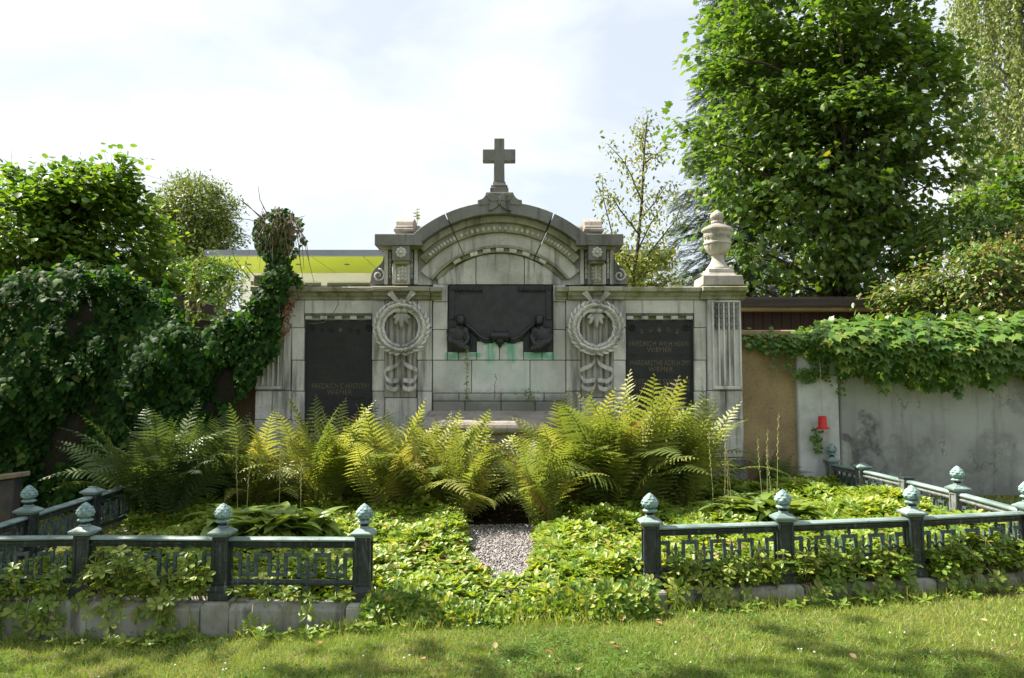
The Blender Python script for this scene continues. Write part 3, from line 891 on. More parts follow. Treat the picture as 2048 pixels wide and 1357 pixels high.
for side in (1, -1):
    wx, wz, wy = X(1192 if side > 0 else mir(1192)-.5, 8.9, 655), Z(656, 8.9), 8.90
    Rw, rw = .256, .046
    m = MB()
    vs, fs = [], []
    for i in range(40):
        a = 2*math.pi*i/40
        for k in range(10):
            b_ = 2*math.pi*k/10
            rr = Rw + rw*math.cos(b_)
            vs.append((wx+rr*math.cos(a), wy+rw*math.sin(b_), wz+rr*math.sin(a)))
    for i in range(40):
        for k in range(10):
            fs.append((i*10+k, i*10+(k+1)%10, ((i+1)%40)*10+(k+1)%10, ((i+1)%40)*10+k))
    m.add(vs, fs)
    wr = m.build('wreath', STONE, mon, smooth=True)
    # three rows of laurel leaves, climbing both sides towards the top
    for i in range(30):
        a = 2*math.pi*(i+.5)/30 - math.pi/2
        up = 1 if math.cos(a) > 0 else -1
        for row, (off, phi) in enumerate(((-.8, .25), (0, 1.2), (.8, 2.2))):
            b_ = math.pi*(1.0 + .0) + (row-1)*1.0
            aa = a + (row % 2)*math.pi/30
            rr = Rw + rw*1.02*math.sin((row-1)*1.0)
            y = wy - rw*1.04*math.cos((row-1)*1.0)
            p = Vector((wx+rr*math.cos(aa), y, wz+rr*math.sin(aa)))
            ang = -(aa + math.pi/2) if up > 0 else -(aa - math.pi/2)
            Rm = Matrix.Rotation(-(aa) + (0 if up > 0 else math.pi), 4, 'Y') @ Matrix.Rotation((row-1)*.85*up, 4, 'Z')
            Rm = Rm @ Matrix.Rotation(random.uniform(-.3,.3)+(row-1)*.22*up, 4, 'Y') @ Matrix.Rotation(.30, 4, 'X')
            inst('laurel_leaf', laurel, Matrix.Translation(p) @ Rm @ Matrix.Diagonal((1.25,1.6,1.0,1)), wr)
    # bow above
    m = MB()
    for s in (-1, 1):
        pts = []
        for t in np.linspace(0, 1, 12):
            u = t*math.pi
            pts.append((wx + s*(.02+.12*math.sin(u*.5)), wy-.02-.045*math.sin(u), wz+.26+.15*math.sin(u*.5)))
        vs, fs = [], []
        for k, (x, y, z) in enumerate(pts):
            t = k/11; w_ = .018+.026*t
            nx_, nz_ = .78*s, -.62
            vs += [(x-nx_*w_, y, z-nz_*w_), (x+nx_*w_, y-.02, z+nz_*w_), (x+nx_*w_, y+.01, z+nz_*w_), (x-nx_*w_, y+.03, z-nz_*w_)]
        for i in range(11):
            for k in range(4): fs.append((i*4+k, i*4+(k+1)%4, i*4+4+(k+1)%4, i*4+4+k))
        fs += [(3,2,1,0), (44,45,46,47)]
        m.add(vs, fs)
        m.tube([(wx+s*.14, wy-.05, wz+.455), (wx+s*.155, wy-.03, wz+.43), (wx+s*.10, wy-.01, wz+.36), (wx+s*.03, wy, wz+.28)], [.012,.014,.012,.01], 6)
    m.ell((wx, wy-.03, wz+.262), (.05,.04,.045), 10, 7)
    m.build('bow', STONE_G, wr, bevel=.003)
    # acanthus drop hanging in the ring
    m = MB()
    for a, ln, dy in ((-1.05,.11,0), (-.55,.14,.012), (0,.165,.02), (.55,.14,.012), (1.05,.11,0)):
        m.ell((wx+math.sin(a)*ln*.5, wy-.0-dy, wz+.17-math.cos(a)*ln*.55), (.030,.026,ln*.55), 8, 6, Matrix.Rotation(-a, 3, 'Y').to_3x3())
    m.ell((wx, wy-.02, wz+.19), (.10,.035,.03), 10, 6)
    m.build('acanthus_drop', STONE, wr, smooth=True)
    # fluttering ribbon ends below
    m = MB()
    zb_ = wz - .31
    for s in (-1, 1):
        pts = []
        way = [(.004,.02), (.008,0), (.026,-.085), (.085,-.132), (.165,-.165), (.188,-.205), (.168,-.262), (.115,-.300), (.03,-.288), (.012,-.318), (.022,-.362), (.08,-.392), (.15,-.372), (.175,-.345), (.18,-.33)]
        dep = [0, -.01, -.03, -.02, -.045, -.065, -.07, -.055, -.03, -.05, -.065, -.05, -.03, -.05, -.05]
        for i in range(1, len(way)-2):
            for t in np.linspace(0, 1, 6, endpoint=False):
                def cr_(p0, p1, p2, p3): return .5*((2*p1)+(-p0+p2)*t+(2*p0-5*p1+4*p2-p3)*t*t+(-p0+3*p1-3*p2+p3)*t**3)
                qx = cr_(way[i-1][0], way[i][0], way[i+1][0], way[i+2][0]); qz = cr_(way[i-1][1], way[i][1], way[i+1][1], way[i+2][1])
                qy = cr_(dep[i-1], dep[i], dep[i+1], dep[i+2])
                k = (i+t)
                pts.append((wx+s*qx, wy+.03+qy+.009*math.sin(k*6.0), zb_+qz))
        ribbon(m, pts, .050, .014)
    m.build('ribbon', STONE, wr, bevel=.0)

# -- dark tablets with gilt lettering
def text_mesh(name, body, size, x, z, y, mat, parent, width=None, align='CENTER', ext=.0015):
    cu = bpy.data.curves.new(name, 'FONT')
    cu.body = body
    cu.size = size
    cu.align_x = align
    cu.align_y = 'CENTER'
    cu.extrude = ext
    cu.space_character = 1.06
    o = bpy.data.objects.new(name, cu)
    COL.objects.link(o)
    dg = bpy.context.evaluated_depsgraph_get()
    me = bpy.data.meshes.new_from_object(o.evaluated_get(dg))
    me.name = name
    bpy.data.objects.remove(o)
    bpy.data.curves.remove(cu)
    xs = [v.co.x for v in me.vertices]
    w = max(xs)-min(xs) if xs else 1
    k = width/w if width else 1
    me.transform(Matrix.Translation((x, y, z)) @ Matrix.Rotation(math.pi/2, 4, 'X') @ Matrix.Diagonal((k, 1, 1, 1)))
    me.materials.clear(); me.materials.append(mat)
    return link(name, me, None, parent)
def spiral(m, x, z, y, r, s, turns=1.6, th=.005):
    pts = []
    for t in np.linspace(0, 1, 22):
        a = s*t*turns*2*math.pi + math.pi/2; rr = r*(1-t*.85)
        pts.append((x+rr*math.cos(a)*1.0, y, z+rr*math.sin(a)))
    m.tube(pts, th, 5)
def tablet(pa, pb, lines, sym_strength, label):
    xa, xb = X(pa)+.004, X(pb)-.004
    z1, z0 = Z(640), Z(871)
    yt = 9.055
    m = MB(); m.box(xa, xb, yt, 9.095, z0, z1); t = m.build('tablet', TABLET, mon, bevel=.004)
    t['label'] = label
    m = MB()
    for q0, q1, q2, q3 in ((xa, xa+.022, z0, z1), (xb-.022, xb, z0, z1)): m.box(q0, q1, yt-.012, yt+.01, q2, q3-.003)
    m.build('tablet_border', TABLET, t, bevel=.005)
    for sx in (xa+.075, xb-.075):
        m = MB(); vs = []
        pts = [(sx+.032*math.cos(a), yt-.008, z1-.085+.032*math.sin(a)) for a in np.linspace(0, 2*math.pi, 15)]
        m.tube(pts, .010, 6); m.ell((sx, yt-.004, z1-.085), (.012,.012,.012), 8, 6); m.build('boss', TABLET, t, smooth=True)
    xc = (xa+xb)/2
    m = MB(); zs = Z(660)
    for k in range(8):
        a = k*math.pi/4 + .0
        L = .042 if k % 2 == 0 else .034
        ux, uz = math.cos(a), math.sin(a)
        m.add([(xc+ux*L, yt-.004, zs+uz*L), (xc-uz*.009, yt-.004, zs+ux*.009), (xc-ux*.004, yt-.008, zs-uz*.004), (xc+uz*.009, yt-.004, zs-ux*.009)], [(0,1,2),(0,2,3)])
    m.build('gilt_star', GOLD, t)
    m = MB()
    for s in (-1, 1):
        spiral(m, xc+s*.112, zs-.0, yt-.003, .034, s)
        spiral(m, xc+s*.205, zs-.008, yt-.003, .020, -s)
        spiral(m, xc+s*.205, zs-.034, yt-.003, .014, s)
    m.build('gilt_scrolls', GILT2 if not sym_strength else GOLD, t, smooth=True)
    for body, py, size, width, mt, off in lines:
        text_mesh('lettering', body, size, xc+off, Z(py), yt-.0018, mt, t, width)
W_ = xz(1388, 700, 9.0)[0] - xz(1252, 700, 9.0)[0]
tablet(1252, 1388, [
    ('HIER RUHT IN FRIEDEN', 675, .062, .50, GILT2, 0), ('FRIEDRICH WILH.HERM.', 688, .085, .70, GOLD, 0), ('WIEMER', 700, .085, .29, GOLD, 0),
    ('GEB.27.APRIL 1842  GEST.16.MAI 1906', 711, .055, .66, GILT2, 0), ('MARGARETHE ADELH.EMY', 726.5, .085, .70, GOLD, .01), ('WIEMER', 739, .085, .29, GOLD, .01),
    ('GEB.26.MAI 1843  GEST.16.JULI 1846', 751, .055, .66, GILT2, .01), ('FRIEDERIKE SOFIE EMY', 764.5, .085, .68, GOLD, .01), ('WIEMER     KOLLIGS', 777.5, .09, .66, GOLD, .01),
    ('OCT. 1909', 789, .055, .22, GILT2, .17)], True, 'dark tablet with readable gilt names at the right')
tablet(608, 750, [
    ('HIER RUHT', 677, .06, .34, GILT2, 0), ('HEINR.STEPHAN FERD.', 693, .078, .62, GILT2, 0), ('WIEMER', 706.5, .085, .28, GILT2, 0),
    ('ANNA ELISAB. SOPHIE', 733, .078, .60, GILT2, .01), ('WIEMER    VOLK', 746, .085, .54, GILT2, 0),
    ('FRIEDRICH CHRISTOPH', 773, .085, .66, GOLD, .01), ('WIEMER', 785.5, .085, .29, GOLD, 0), ('GEB.20.JAN.1872  GEST.6.APR.1908', 797, .05, .52, GILT2, .02)], False, 'dark tablet with faded lettering at the left')

# -- bronze panel with two mourning figures
def blob(parts, voxel, name, mat, parent, smooth_it=4):
    m = MB()
    for kind, *a in parts:
        if kind == 'e': m.ell(*a)
        else: m.tube(*a)
    me = m.mesh(name)
    o = bpy.data.objects.new(name, me); COL.objects.link(o)
    md = o.modifiers.new('r', 'REMESH'); md.mode = 'VOXEL'; md.voxel_size = voxel; md.use_smooth_shade = True
    ms = o.modifiers.new('s', 'SMOOTH'); ms.iterations = smooth_it; ms.factor = .5
    dg = bpy.context.evaluated_depsgraph_get()
    me2 = bpy.data.meshes.new_from_object(o.evaluated_get(dg))
    bpy.data.objects.remove(o); bpy.data.meshes.remove(me)
    me2.name = name
    me2.materials.clear(); me2.materials.append(mat)
    return link(name, me2, None, parent)
yb = 9.03
pp = [(895.5,703.5),(952.5,703.5),(952.5,682.5),(1047.5,682.5),(1047.5,703.5),(1105.5,703.5),(1105.5,570.5),(895.5,570.5)]
m = MB(); m.prism([(X(a), Z(b_)) for a, b_ in pp], yb, 9.09)
bp = m.build('bronze_panel', BRONZE, mon, bevel=.004)
bp['label'] = 'stepped dark bronze relief panel with two bowed figures'
m = MB()
m.box(X(897), X(909), yb-.018, yb, Z(640), Z(572)); m.box(X(1092), X(1104), yb-.018, yb, Z(640), Z(572))
m.build('side_border', BRONZE, bp, bevel=.006)
for a, b_ in ((899, 965), (1036, 1102)):
    m = MB(); m.box(X(a), X(b_), yb-.02, yb, Z(584), Z(573)); m.build('carved_band', BRONZE, bp, bevel=.01)
    m = MB()
    for k in range(9):
        t = (k+.5)/9; m.ell((X(a)+(X(b_)-X(a))*t, yb-.02, Z(578.5)), (.018,.012,.022), 8, 6, Matrix.Rotation(.6*(1 if k % 2 else -1), 3, 'Y'))
    m.build('band_leaves', BRONZE, bp, smooth=True)
    m = MB(); m.box(X(a+11), X(b_+(1 if a < 998 else -11)), yb-.008, yb, Z(587), Z(585.5)); m.build('thin_rail', BRONZE, bp)
sw = MB()
for s in (-1, 1):
    cxp = lambda p: X(1000 + s*(p))
    pts = [(cxp(76), yb-.025, Z(648)), (cxp(66), yb-.035, Z(651)), (cxp(52), yb-.04, Z(662)), (cxp(40), yb-.045, Z(674)), (cxp(28), yb-.045, Z(679.5)), (cxp(14), yb-.045, Z(679))]
    sw.tube(pts, [.014,.022,.024,.024,.022,.02], 8)
    sw.tube([(p[0], p[1]+.012, p[2]-.03) for p in pts[1:]], [.012,.018,.02,.02,.016], 7)
sw.build('drapery_swag', BRONZE, bp, smooth=True)
kn = MB()
kn.tube([(X(986), yb-.05, Z(673)), (X(1014), yb-.05, Z(673))], [.055,.055], 12)
kn.tube([(X(983), yb-.05, Z(673)), (X(987), yb-.05, Z(673))], [.062,.062], 12); kn.tube([(X(1013), yb-.05, Z(673)), (X(1017), yb-.05, Z(673))], [.062,.062], 12)
kn.ell((X(1000), yb-.05, Z(683)), (.055,.045,.05), 10, 7); kn.ell((X(1000), yb-.04, Z(690)), (.026,.025,.035), 8, 6)
kn.build('keystone_roll', BRONZE, bp, smooth=True, angle=50)
for s in (-1, 1):
    def q(px, py, dy): return (X(1000+s*px), yb-dy, Z(py))
    parts = [
        ('e', q(78, 643, .07), (.052,.055,.062), 12, 9),                 # bowed head
        ('e', q(79, 637, .065), (.058,.055,.045), 12, 8),                # hair
        ('e', q(74.5, 647, .115), (.020,.022,.03), 8, 6),                # face
        ('e', q(73.5, 646, .138), (.007,.012,.011), 6, 5),               # nose
        ('t', [q(80, 648, .055), q(82, 658, .045)], [.032,.036], 8),     # neck
        ('e', q(84, 674, .04), (.125,.07,.125), 12, 9),                    # torso
        ('e', q(70, 663, .05), (.055,.055,.055), 10, 7), ('e', q(97, 664, .045), (.06,.055,.055), 10, 7),
        ('t', [q(70, 663, .06), q(63, 676, .07), q(67, 688, .09)], [.036,.032,.026], 8),       # near upper arm
        ('t', [q(67, 688, .09), q(80, 690, .10), q(92, 686, .10)], [.028,.026,.022], 8),       # forearm across the knees
        ('t', [q(98, 666, .055), q(101, 679, .07), q(95, 689, .085)], [.036,.032,.026], 8),
        ('t', [q(95, 689, .085), q(82, 694, .10), q(72, 691, .105)], [.026,.025,.02], 8),
        ('e', q(70, 690.5, .108), (.024,.016,.014), 8, 6), ('e', q(94, 686, .108), (.022,.016,.014), 8, 6),
        ('t', [q(93, 692, .03), q(74, 697, .08), q(62, 699, .06)], [.05,.055,.045], 9),        # draped thigh and knee
        ('t', [q(96, 698, .03), q(80, 700.5, .06), q(66, 701, .05)], [.03,.03,.025], 8)]
    fg = blob(parts, .009, 'mourning_figure', BRONZE, bp)
    fg['label'] = 'bowed seated figure with folded arms in dark bronze relief'
    dr = MB()
    for k in range(5):
        dr.tube([q(70+k*6, 655+k, .085-k*.008), q(73+k*6.5, 672, .10-k*.008), q(70+k*6, 686, .09-k*.006)], [.005,.007,.005], 5)
    for k in range(4):
        dr.tube([q(58+k*1.5, 672+k*6, .05), q(56+k, 686+k*3, .06), q(64+k*4, 699, .07)], [.005,.008,.006], 5)
    dr.build('robe_folds', BRONZE, fg, smooth=True)

# ------------------------------------------------------------------ urns on the corner pilasters
def urn(px, label, mat, matd, Yu=9.12):
    x = X(px, Yu, 500)
    zb_ = Z(571, Yu)
    r = root('stone_urn', (x, Yu, zb_), label, 'urn')
    k = Yu/(F_PX*.985)
    def zz(py): return Z(py, Yu)
    m = MB(); m.frustum(x, Yu, zz(571)-.03, zz(556), 80*k, 80*k, 76*k, 76*k); m.build('plinth', matd, r, bevel=.008)
    m = MB(); m.frustum(x, Yu, zz(556)+.001, zz(549), 60*k, 60*k, 52*k, 52*k); m.frustum(x, Yu, zz(549)+.001, zz(541), 50*k, 50*k, 49*k, 49*k); m.build('step', mat, r, bevel=.006)
    def P(lst): return [(h*k, zz(py)-zb_) for h, py in lst]
    m = MB(); m.lathe(P([(23.5,541),(23,538),(20,535),(16,529),(12.5,522),(11.5,516),(13,513.5),(13,512)]), (x,Yu,zb_), 32); m.build('foot', mat, r, smooth=True, angle=50)
    m = MB(); m.lathe(P([(12,512),(18,507),(22,501),(24.5,495),(25.2,491)]), (x,Yu,zb_), 64, fn=lambda a, z: 1+.035*math.cos(16*a)); m.build('gadrooned_bowl', mat, r, smooth=True)
    m = MB(); m.lathe(P([(25.4,491),(27.5,489.5),(27.5,487),(25.5,485.5),(26,475),(26.8,467),(29.5,464.5),(31,462.5),(31,460.5)]), (x,Yu,zb_), 32); bd = m.build('body', mat, r, smooth=True, angle=40)
    for i in range(9):
        a = math.pi + math.pi*(i+.5)/9
        m = MB(); pts = []
        for t in np.linspace(0, 1, 14):
            th = t*3.2*math.pi; rr = .030*(1-t*.8)
            aa = a + rr*math.cos(th)/(26*k); pts.append((x+26.8*k*math.cos(aa), Yu+26.8*k*math.sin(aa), zz(476)+rr*math.sin(th)))
        m.tube(pts, .006, 5); m.build('scroll_ornament', mat, bd, smooth=True)
    m = MB(); m.lathe(P([(31,460.5),(29,458),(21,453.5),(14,450.5),(11,449)]), (x,Yu,zb_), 32); lid = m.build('lid', matd, r, smooth=True, angle=40)
    m = MB(); m.lathe(P([(11,449),(11,443),(9,442.5),(9,440.5),(12.5,438),(13,433),(10.5,427),(5,424),(2.5,421.5),(1,420)]), (x,Yu,zb_), 48, fn=lambda a, z: 1+.05*math.sin(12*a+z*40)); m.build('acorn_knob', matd, lid, smooth=True)
    return r
urn(1435, 'pale carved stone urn with acorn lid at the right end of the cornice', STONE_U, STONE_R)
urn(560, 'brown weathered urn smothered in ivy at the left end of the cornice', STONE_B, STONE_B)

# ------------------------------------------------------------------ bronze fence
def egg_fn():
    """pine-cone finial: egg with overlapping scales"""
    V, Fc = [], []
    nu, nv = 48, 30
    for j in range(nv+1):
        t = j/nv
        z = .113*t
        r = .056*(math.sin(math.pi*min(1, t*1.0+.0))**.62 if t < 1 else 0)
        r = .0565*((math.sin(math.pi*(t**.70)))**.8 if 0 < t < 1 else 0)
        for i in range(nu):
            a = 2*math.pi*i/nu
            u = a*8/(2*math.pi); v = t*6
            row = math.floor(v)
            fu = (u + .5*(row % 2)) % 1 - .5
            fv = v - row
            d = max(0, 1 - (abs(fu)*2)**1.6)*(1-fv)**.8
            rr = r*(.94+.17*d)
            V.append((rr*math.cos(a), rr*math.sin(a), z))
    for j in range(nv):
        for i in range(nu):
            Fc.append((j*nu+i, j*nu+(i+1)%nu, (j+1)*nu+(i+1)%nu, (j+1)*nu+i))
    m = MB(); m.add(V, Fc)
    return m
fin_me = egg_fn().mesh('finial', smooth=True, angle=35); fin_me.materials.append(VERDI)
m = MB(); m.lathe([(.024,0),(.030,.004),(.022,.012),(.020,.018)], n=20); neck_me = m.mesh('neck', smooth=True, angle=40); neck_me.materials.append(IRON)
m = MB(); m.lathe([(.022,0),(.046,.006),(.050,.014),(.040,.022),(.028,.026)], n=28, fn=lambda a, z: 1+.07*math.cos(9*a)); collar_me = m.mesh('collar', smooth=True); collar_me.materials.append(VERDI)
m = MB()
m.frustum(0,0,.41,.425,.108,.108,.125,.125); m.frustum(0,0,.4252,.441,.15,.15,.157,.157); m.frustum(0,0,.4412,.468,.157,.157,.072,.072); m.frustum(0,0,.4682,.482,.06,.06,.052,.052)
cap_me = m.mesh('cap', bevel=.003); cap_me.materials.append(RAIL)
m = MB(); m.frustum(0,0,.41,.43,.108,.108,.112,.112); stump_me = m.mesh('cap', bevel=.003); stump_me.materials.append(IRON)
m = MB()
m.frustum(0,0,.0,.055,.138,.138,.135,.135); m.frustum(0,0,.0552,.098,.128,.128,.106,.106)
foot_me = m.mesh('foot', bevel=.004); foot_me.materials.append(IRON)
m = MB()
m.box(-.044,.044,-.044,.044,.098,.41)
for sx in (-1, 1):
    for sy in (-1, 1):
        m.box(*sorted((sx*.034, sx*.0525)), *sorted((sy*.034, sy*.0525)), .0985, .4095)
m.box(-.0338,.0338,-.0524,.0524,.385,.409); m.box(-.0338,.0338,-.0524,.0524,.0987,.118); m.box(-.0524,.0524,-.0338,.0338,.386,.4092); m.box(-.0524,.0524,-.0338,.0338,.0989,.117)
shaft_me = m.mesh('post', bevel=.003); shaft_me.materials.append(IRON)
# ornaments of the panels (local: x along the panel, z up from the post foot)
b = NB('lattice_patina')
LATT = b.done(b.mix(b.step(b.noise(30, 5, .7), .35, .65), (.030,.045,.043), (.085,.125,.115)), .5, b.bump(b.noise(150, 3), .002, .5), spec=.4)
m = MB(); m.ell((0,0,0), (.011,.011,.011), 10, 7); ball_me = m.mesh('ball', smooth=True); ball_me.materials.append(LATT)
m = MB()
def leafplate(m, pts, th=.006): m.prism(pts, -th, th)
leafplate(m, [(-.006,0),(.006,0),(.006,.045),(.013,.075),(.008,.095),(.0025,.118),(-.0025,.118),(-.008,.095),(-.013,.075),(-.006,.045)])
for s in (-1, 1):
    m.tube([(s*.004,0,.012),(s*.014,0,.03),(s*.022,0,.05),(s*.034,0,.058),(s*.041,0,.048),(s*.036,0,.040)], [.005,.006,.006,.006,.007,.006], 6)
m.frustum(0,0,-.002,.01,.03,.016,.02,.014)
spear_me = m.mesh('spear', bevel=.0); spear_me.materials.append(LATT)
m = MB()
leafplate(m, [(0,-.055),(.012,-.03),(.009,-.02),(.026,-.026),(.028,-.012),(.012,-.008),(.005,0),(-.005,0),(-.012,-.008),(-.028,-.012),(-.026,-.026),(-.009,-.02),(-.012,-.03)])
drop_me = m.mesh('drop_ornament', bevel=.002); drop_me.materials.append(LATT)

IRON_LIT = m_plain('iron_lit', (.20,.21,.20), (.10,.115,.11), 20, .6, .002, 120)  # lighter copy of the iron, sunlight painted into the right-hand run
def panel(par, p0, p1, iron=None):
    """rails and meander between two posts; p = (x, y, z foot)"""
    p0, p1 = Vector(p0), Vector(p1)
    d = p1 - p0
    Lh = math.hypot(d.x, d.y)
    u = Vector((d.x, d.y, 0))/Lh
    sl = d.z/Lh
    mt = Matrix(((u.x, -u.y, 0, p0.x), (u.y, u.x, 0, p0.y), (sl, 0, 1, p0.z), (0,0,0,1)))   # sheared like a cast panel on a slope
    a, b_ = .054, Lh-.054
    def put(nm, m, mat, bev=.003):
        me = m.mesh(nm, bevel=bev)
        me.transform(mt)
        me.materials.append(mat)
        return link(nm, me, None, par)
    m = MB(); m.strip_x([(-.034,.383),(-.036,.393),(-.022,.405),(.022,.405),(.036,.393),(.034,.383)], a, b_)
    put('hand_rail', m, RAIL, 0)
    m = MB(); m.strip_x([(-.020,.338),(-.024,.350),(-.016,.356),(-.018,.372),(-.030,.3825),(.030,.3825),(.018,.372),(.016,.356),(.024,.350),(.020,.338)], a, b_)
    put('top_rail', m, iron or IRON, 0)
    m = MB(); m.strip_x([(-.012,.092),(-.014,.108),(-.010,.126),(.010,.126),(.014,.108),(.012,.092)], a, b_)
    put('bottom_rail', m, IRON, 0)
    for xa in (a+.010, b_-.010):
        m = MB(); m.box(xa-.009, xa+.009, -.011, .011, .127, .337); put('end_bar', m, IRON)
    inner = (b_-a) - .05
    n = 4
    per = inner/n
    zl0, zl1, zu0, zu1 = .146, .170, .276, .300
    bw = .011
    m = MB()
    x = a + .025
    for k in range(n):
        c = x + per*(k+.5)
        hw = per*.27
        m.box(c-hw, c+hw, -.009, .009, zl0, zl1)                         # bottom of the U
        for s in (-1, 1):
            xs_ = c + s*hw
            m.box(xs_-bw, xs_+bw, -.0105, .0105, zl1+.0005 if False else zl0-.001, zu1+.001)
    for k in range(n+1):
        xa = x + per*k - per*.23 + bw*0 if k else x - .012
        xb = x + per*k + per*.23 if k < n else x + inner + .012
        m.box(max(xa, a+.02), min(xb, b_-.02), -.009, .009, zu0, zu1)     # bridge between the Us
    put('meander_bar', m, LATT, .0)
    for k in range(n):
        c = x + per*(k+.5)
        for nm, me, z in (('spear', spear_me, zl1-.002), ('ball', ball_me, .136), ('drop_ornament', drop_me, .092)):
            w = mt @ Vector((c, 0, z))
            inst(nm, me, Matrix.Translation(w) @ Matrix.Rotation(math.atan2(u.y, u.x), 4, 'Z'), par)
    for k in range(1, n):
        w = mt @ Vector((x + per*k, 0, .319))
        inst('ball', ball_me, Matrix.Translation(w) @ Matrix.Diagonal((1.3,1.3,1.7,1)), par)
shaft_s = shaft_me.copy(); shaft_s.materials.clear(); shaft_s.materials.append(IRON_LIT)
def post(par, p, cap=True, finial=True, rz=0, sun=False):
    T = Matrix.Translation(p) @ Matrix.Rotation(rz, 4, 'Z')
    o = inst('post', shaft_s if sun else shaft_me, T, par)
    inst('foot', foot_me, T, o)
    if cap:
        inst('cap', cap_me, T, o)
    else:
        inst('cap', stump_me, T, o)
    if cap and finial:
        inst('neck', neck_me, T @ Matrix.Translation((0,0,.482)), o)
        inst('collar', collar_me, T @ Matrix.Translation((0,0,.497)), o)
        inst('finial', fin_me, T @ Matrix.Translation((0,0,.518)) @ Matrix.Rotation(random.uniform(0,6), 4, 'Z'), o)
    return o
FL = [(-.985, 5.28, .250), (-1.945, 5.33, .245), (-2.90, 5.38, .245), (-3.70, 5.30, .25)]
FR = [(.945, 5.42, .302), (1.89, 5.51, .315), (2.845, 5.62, .332), (3.80, 5.82, .345)]
SL = [FL[-1], (-3.68, 6.02, .285), (-3.68, 6.93, .315), (-3.66, 7.85, .35), (-3.64, 8.75, .38)]
SR = [FR[-1], (3.83, 6.78, .36), (3.80, 7.60, .375), (3.74, 8.42, .39), (3.66, 9.00, .405)]
def fence(label, pts, opts, skip_first=False, sun=False):
    r = root('bronze_fence', (pts[0][0], pts[0][1], pts[0][2]), label, 'fence', 'low bronze fence runs around the grave')
    for i, p in enumerate(pts):
        if i == 0 and skip_first: continue
        post(r, p, *opts.get(i, (True, True)), sun=sun)
    for i in range(len(pts)-1): panel(r, pts[i], pts[i+1], IRON_LIT if sun else None)
    return r
fence('dark patinated fence run in front, left of the opening, three bays of meander panels', FL, {})
fence('dark patinated fence run in front, right of the opening, overgrown with leafy shoots', FR, {})
fence('fence run receding along the shaded ivy at the left side', SL, {2: (True, False), 3: (True, False)}, True)
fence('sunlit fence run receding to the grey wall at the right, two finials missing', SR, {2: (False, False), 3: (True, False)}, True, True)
# gate hooks left on the two posts of the opening
for p, s in ((FL[0], 1), (FR[0], -1)):
    m = MB(); x, y, z = p
    m.tube([(x+s*.05, y-.01, z+.375), (x+s*.075, y-.01, z+.375), (x+s*.095, y-.01, z+.385), (x+s*.098, y-.01, z+.40)], [.006,.006,.005,.003], 6)
    tag(m.build('gate_hook', IRON, smooth=True), 'small iron gate hook on the %s post of the opening' % ('left' if s > 0 else 'right'), 'hook')

# ------------------------------------------------------------------ kerb stones under the fence
def kerb(label, pts, depth=.25):
    r = root('stone_kerb', (pts[0][0], pts[0][1], float(ground_z(pts[0][0], pts[0][1]))), label, 'kerb', 'stone kerbs under the fence')
    for i, p in enumerate(pts):
        gz = float(ground_z(p[0], p[1])) - .06
        m = MB(); m.frustum(p[0], p[1], gz, p[2]-.022, .185, .235, .185, .235); m.frustum(p[0], p[1], p[2]-.0218, p[2]-.002, .185, .235, .15, .20)
        if not (i == 0 and label.endswith('side')): m.build('kerb_stone', KERB, r, bevel=.005)
        if i < len(pts)-1:
            q = Vector(pts[i+1]); v = q - Vector(p)
            L = math.hypot(v.x, v.y); u = Vector((v.x, v.y, 0))/L; nv = Vector((u.y, -u.x, 0)); nv = -nv if (nv.y > .5 or nv.x*p[0] < -.5) else nv
            a, b_ = .097, L-.097
            prof = [(.105, -.22), (.112, -.045), (.075, -.012), (-.10, -.012), (-.10, -.22)]
            vs = []
            for t in (a, b_):
                base = Vector(p) + u*t; base.z = p[2] + v.z*t/L
                for o_, dz in prof:
                    w = base + nv*o_; gzz = float(ground_z(w.x, w.y)) - .06
                    vs.append((w.x, w.y, base.z+dz if dz > -.2 else min(gzz, base.z-.1)))
            n = 5
            fs = [tuple(range(n)), tuple(range(2*n-1, n-1, -1))] + [(k, (k+1)%n, (k+1)%n+n, k+n) for k in range(n)]
            m = MB(); m.add(vs, fs); m.build('kerb_stone', KERB, r, bevel=.006)
kerb('tall grey kerb stones under the front fence left of the opening', FL)
kerb('low mossy kerb stones under the front fence right of the opening', FR)
kerb('kerb stones under the shaded fence run at the left side', SL)
kerb('kerb stones under the sunlit fence run at the right side', SR)

# ------------------------------------------------------------------ red pot hung upside down
RED = m_plain('red_plastic', (.62,.018,.014), (.55,.014,.012), 8, .4, .001, 60, spec=.5)
TWINE = m_plain('pale_twine', (.45,.40,.30), (.35,.30,.22), 30, .9)
px_, pz_ = xz(1645, 845, 8.96)
pr = root('hanging_pot', (px_, 8.96, pz_-.075), 'red plastic flower pot hung upside down in front of the white pier', 'pot')
m = MB(); m.lathe([(.066,0),(.066,.004),(.052,.012),(.050,.02),(.044,.14),(.036,.146),(.004,.147)], (px_, 8.96, pz_-.075), 28); m.build('pot_body', RED, pr, smooth=True, angle=40)
m = MB(); m.lathe([(.073,-.002),(.074,.014),(.062,.016),(.060,-.002)], (px_, 8.96, pz_-.0755), 28); m.build('pot_rim', RED, pr, smooth=True, angle=40)
m = MB(); q0 = at(1640, 735, 8.96); m.tube([(px_, 8.96, pz_+.071), (px_-.01, 8.955, pz_+.3), (q0.x, 8.95, q0.z), (q0.x-.01, 8.98, q0.z+.2)], .0035, 5); m.build('twine', TWINE, pr)

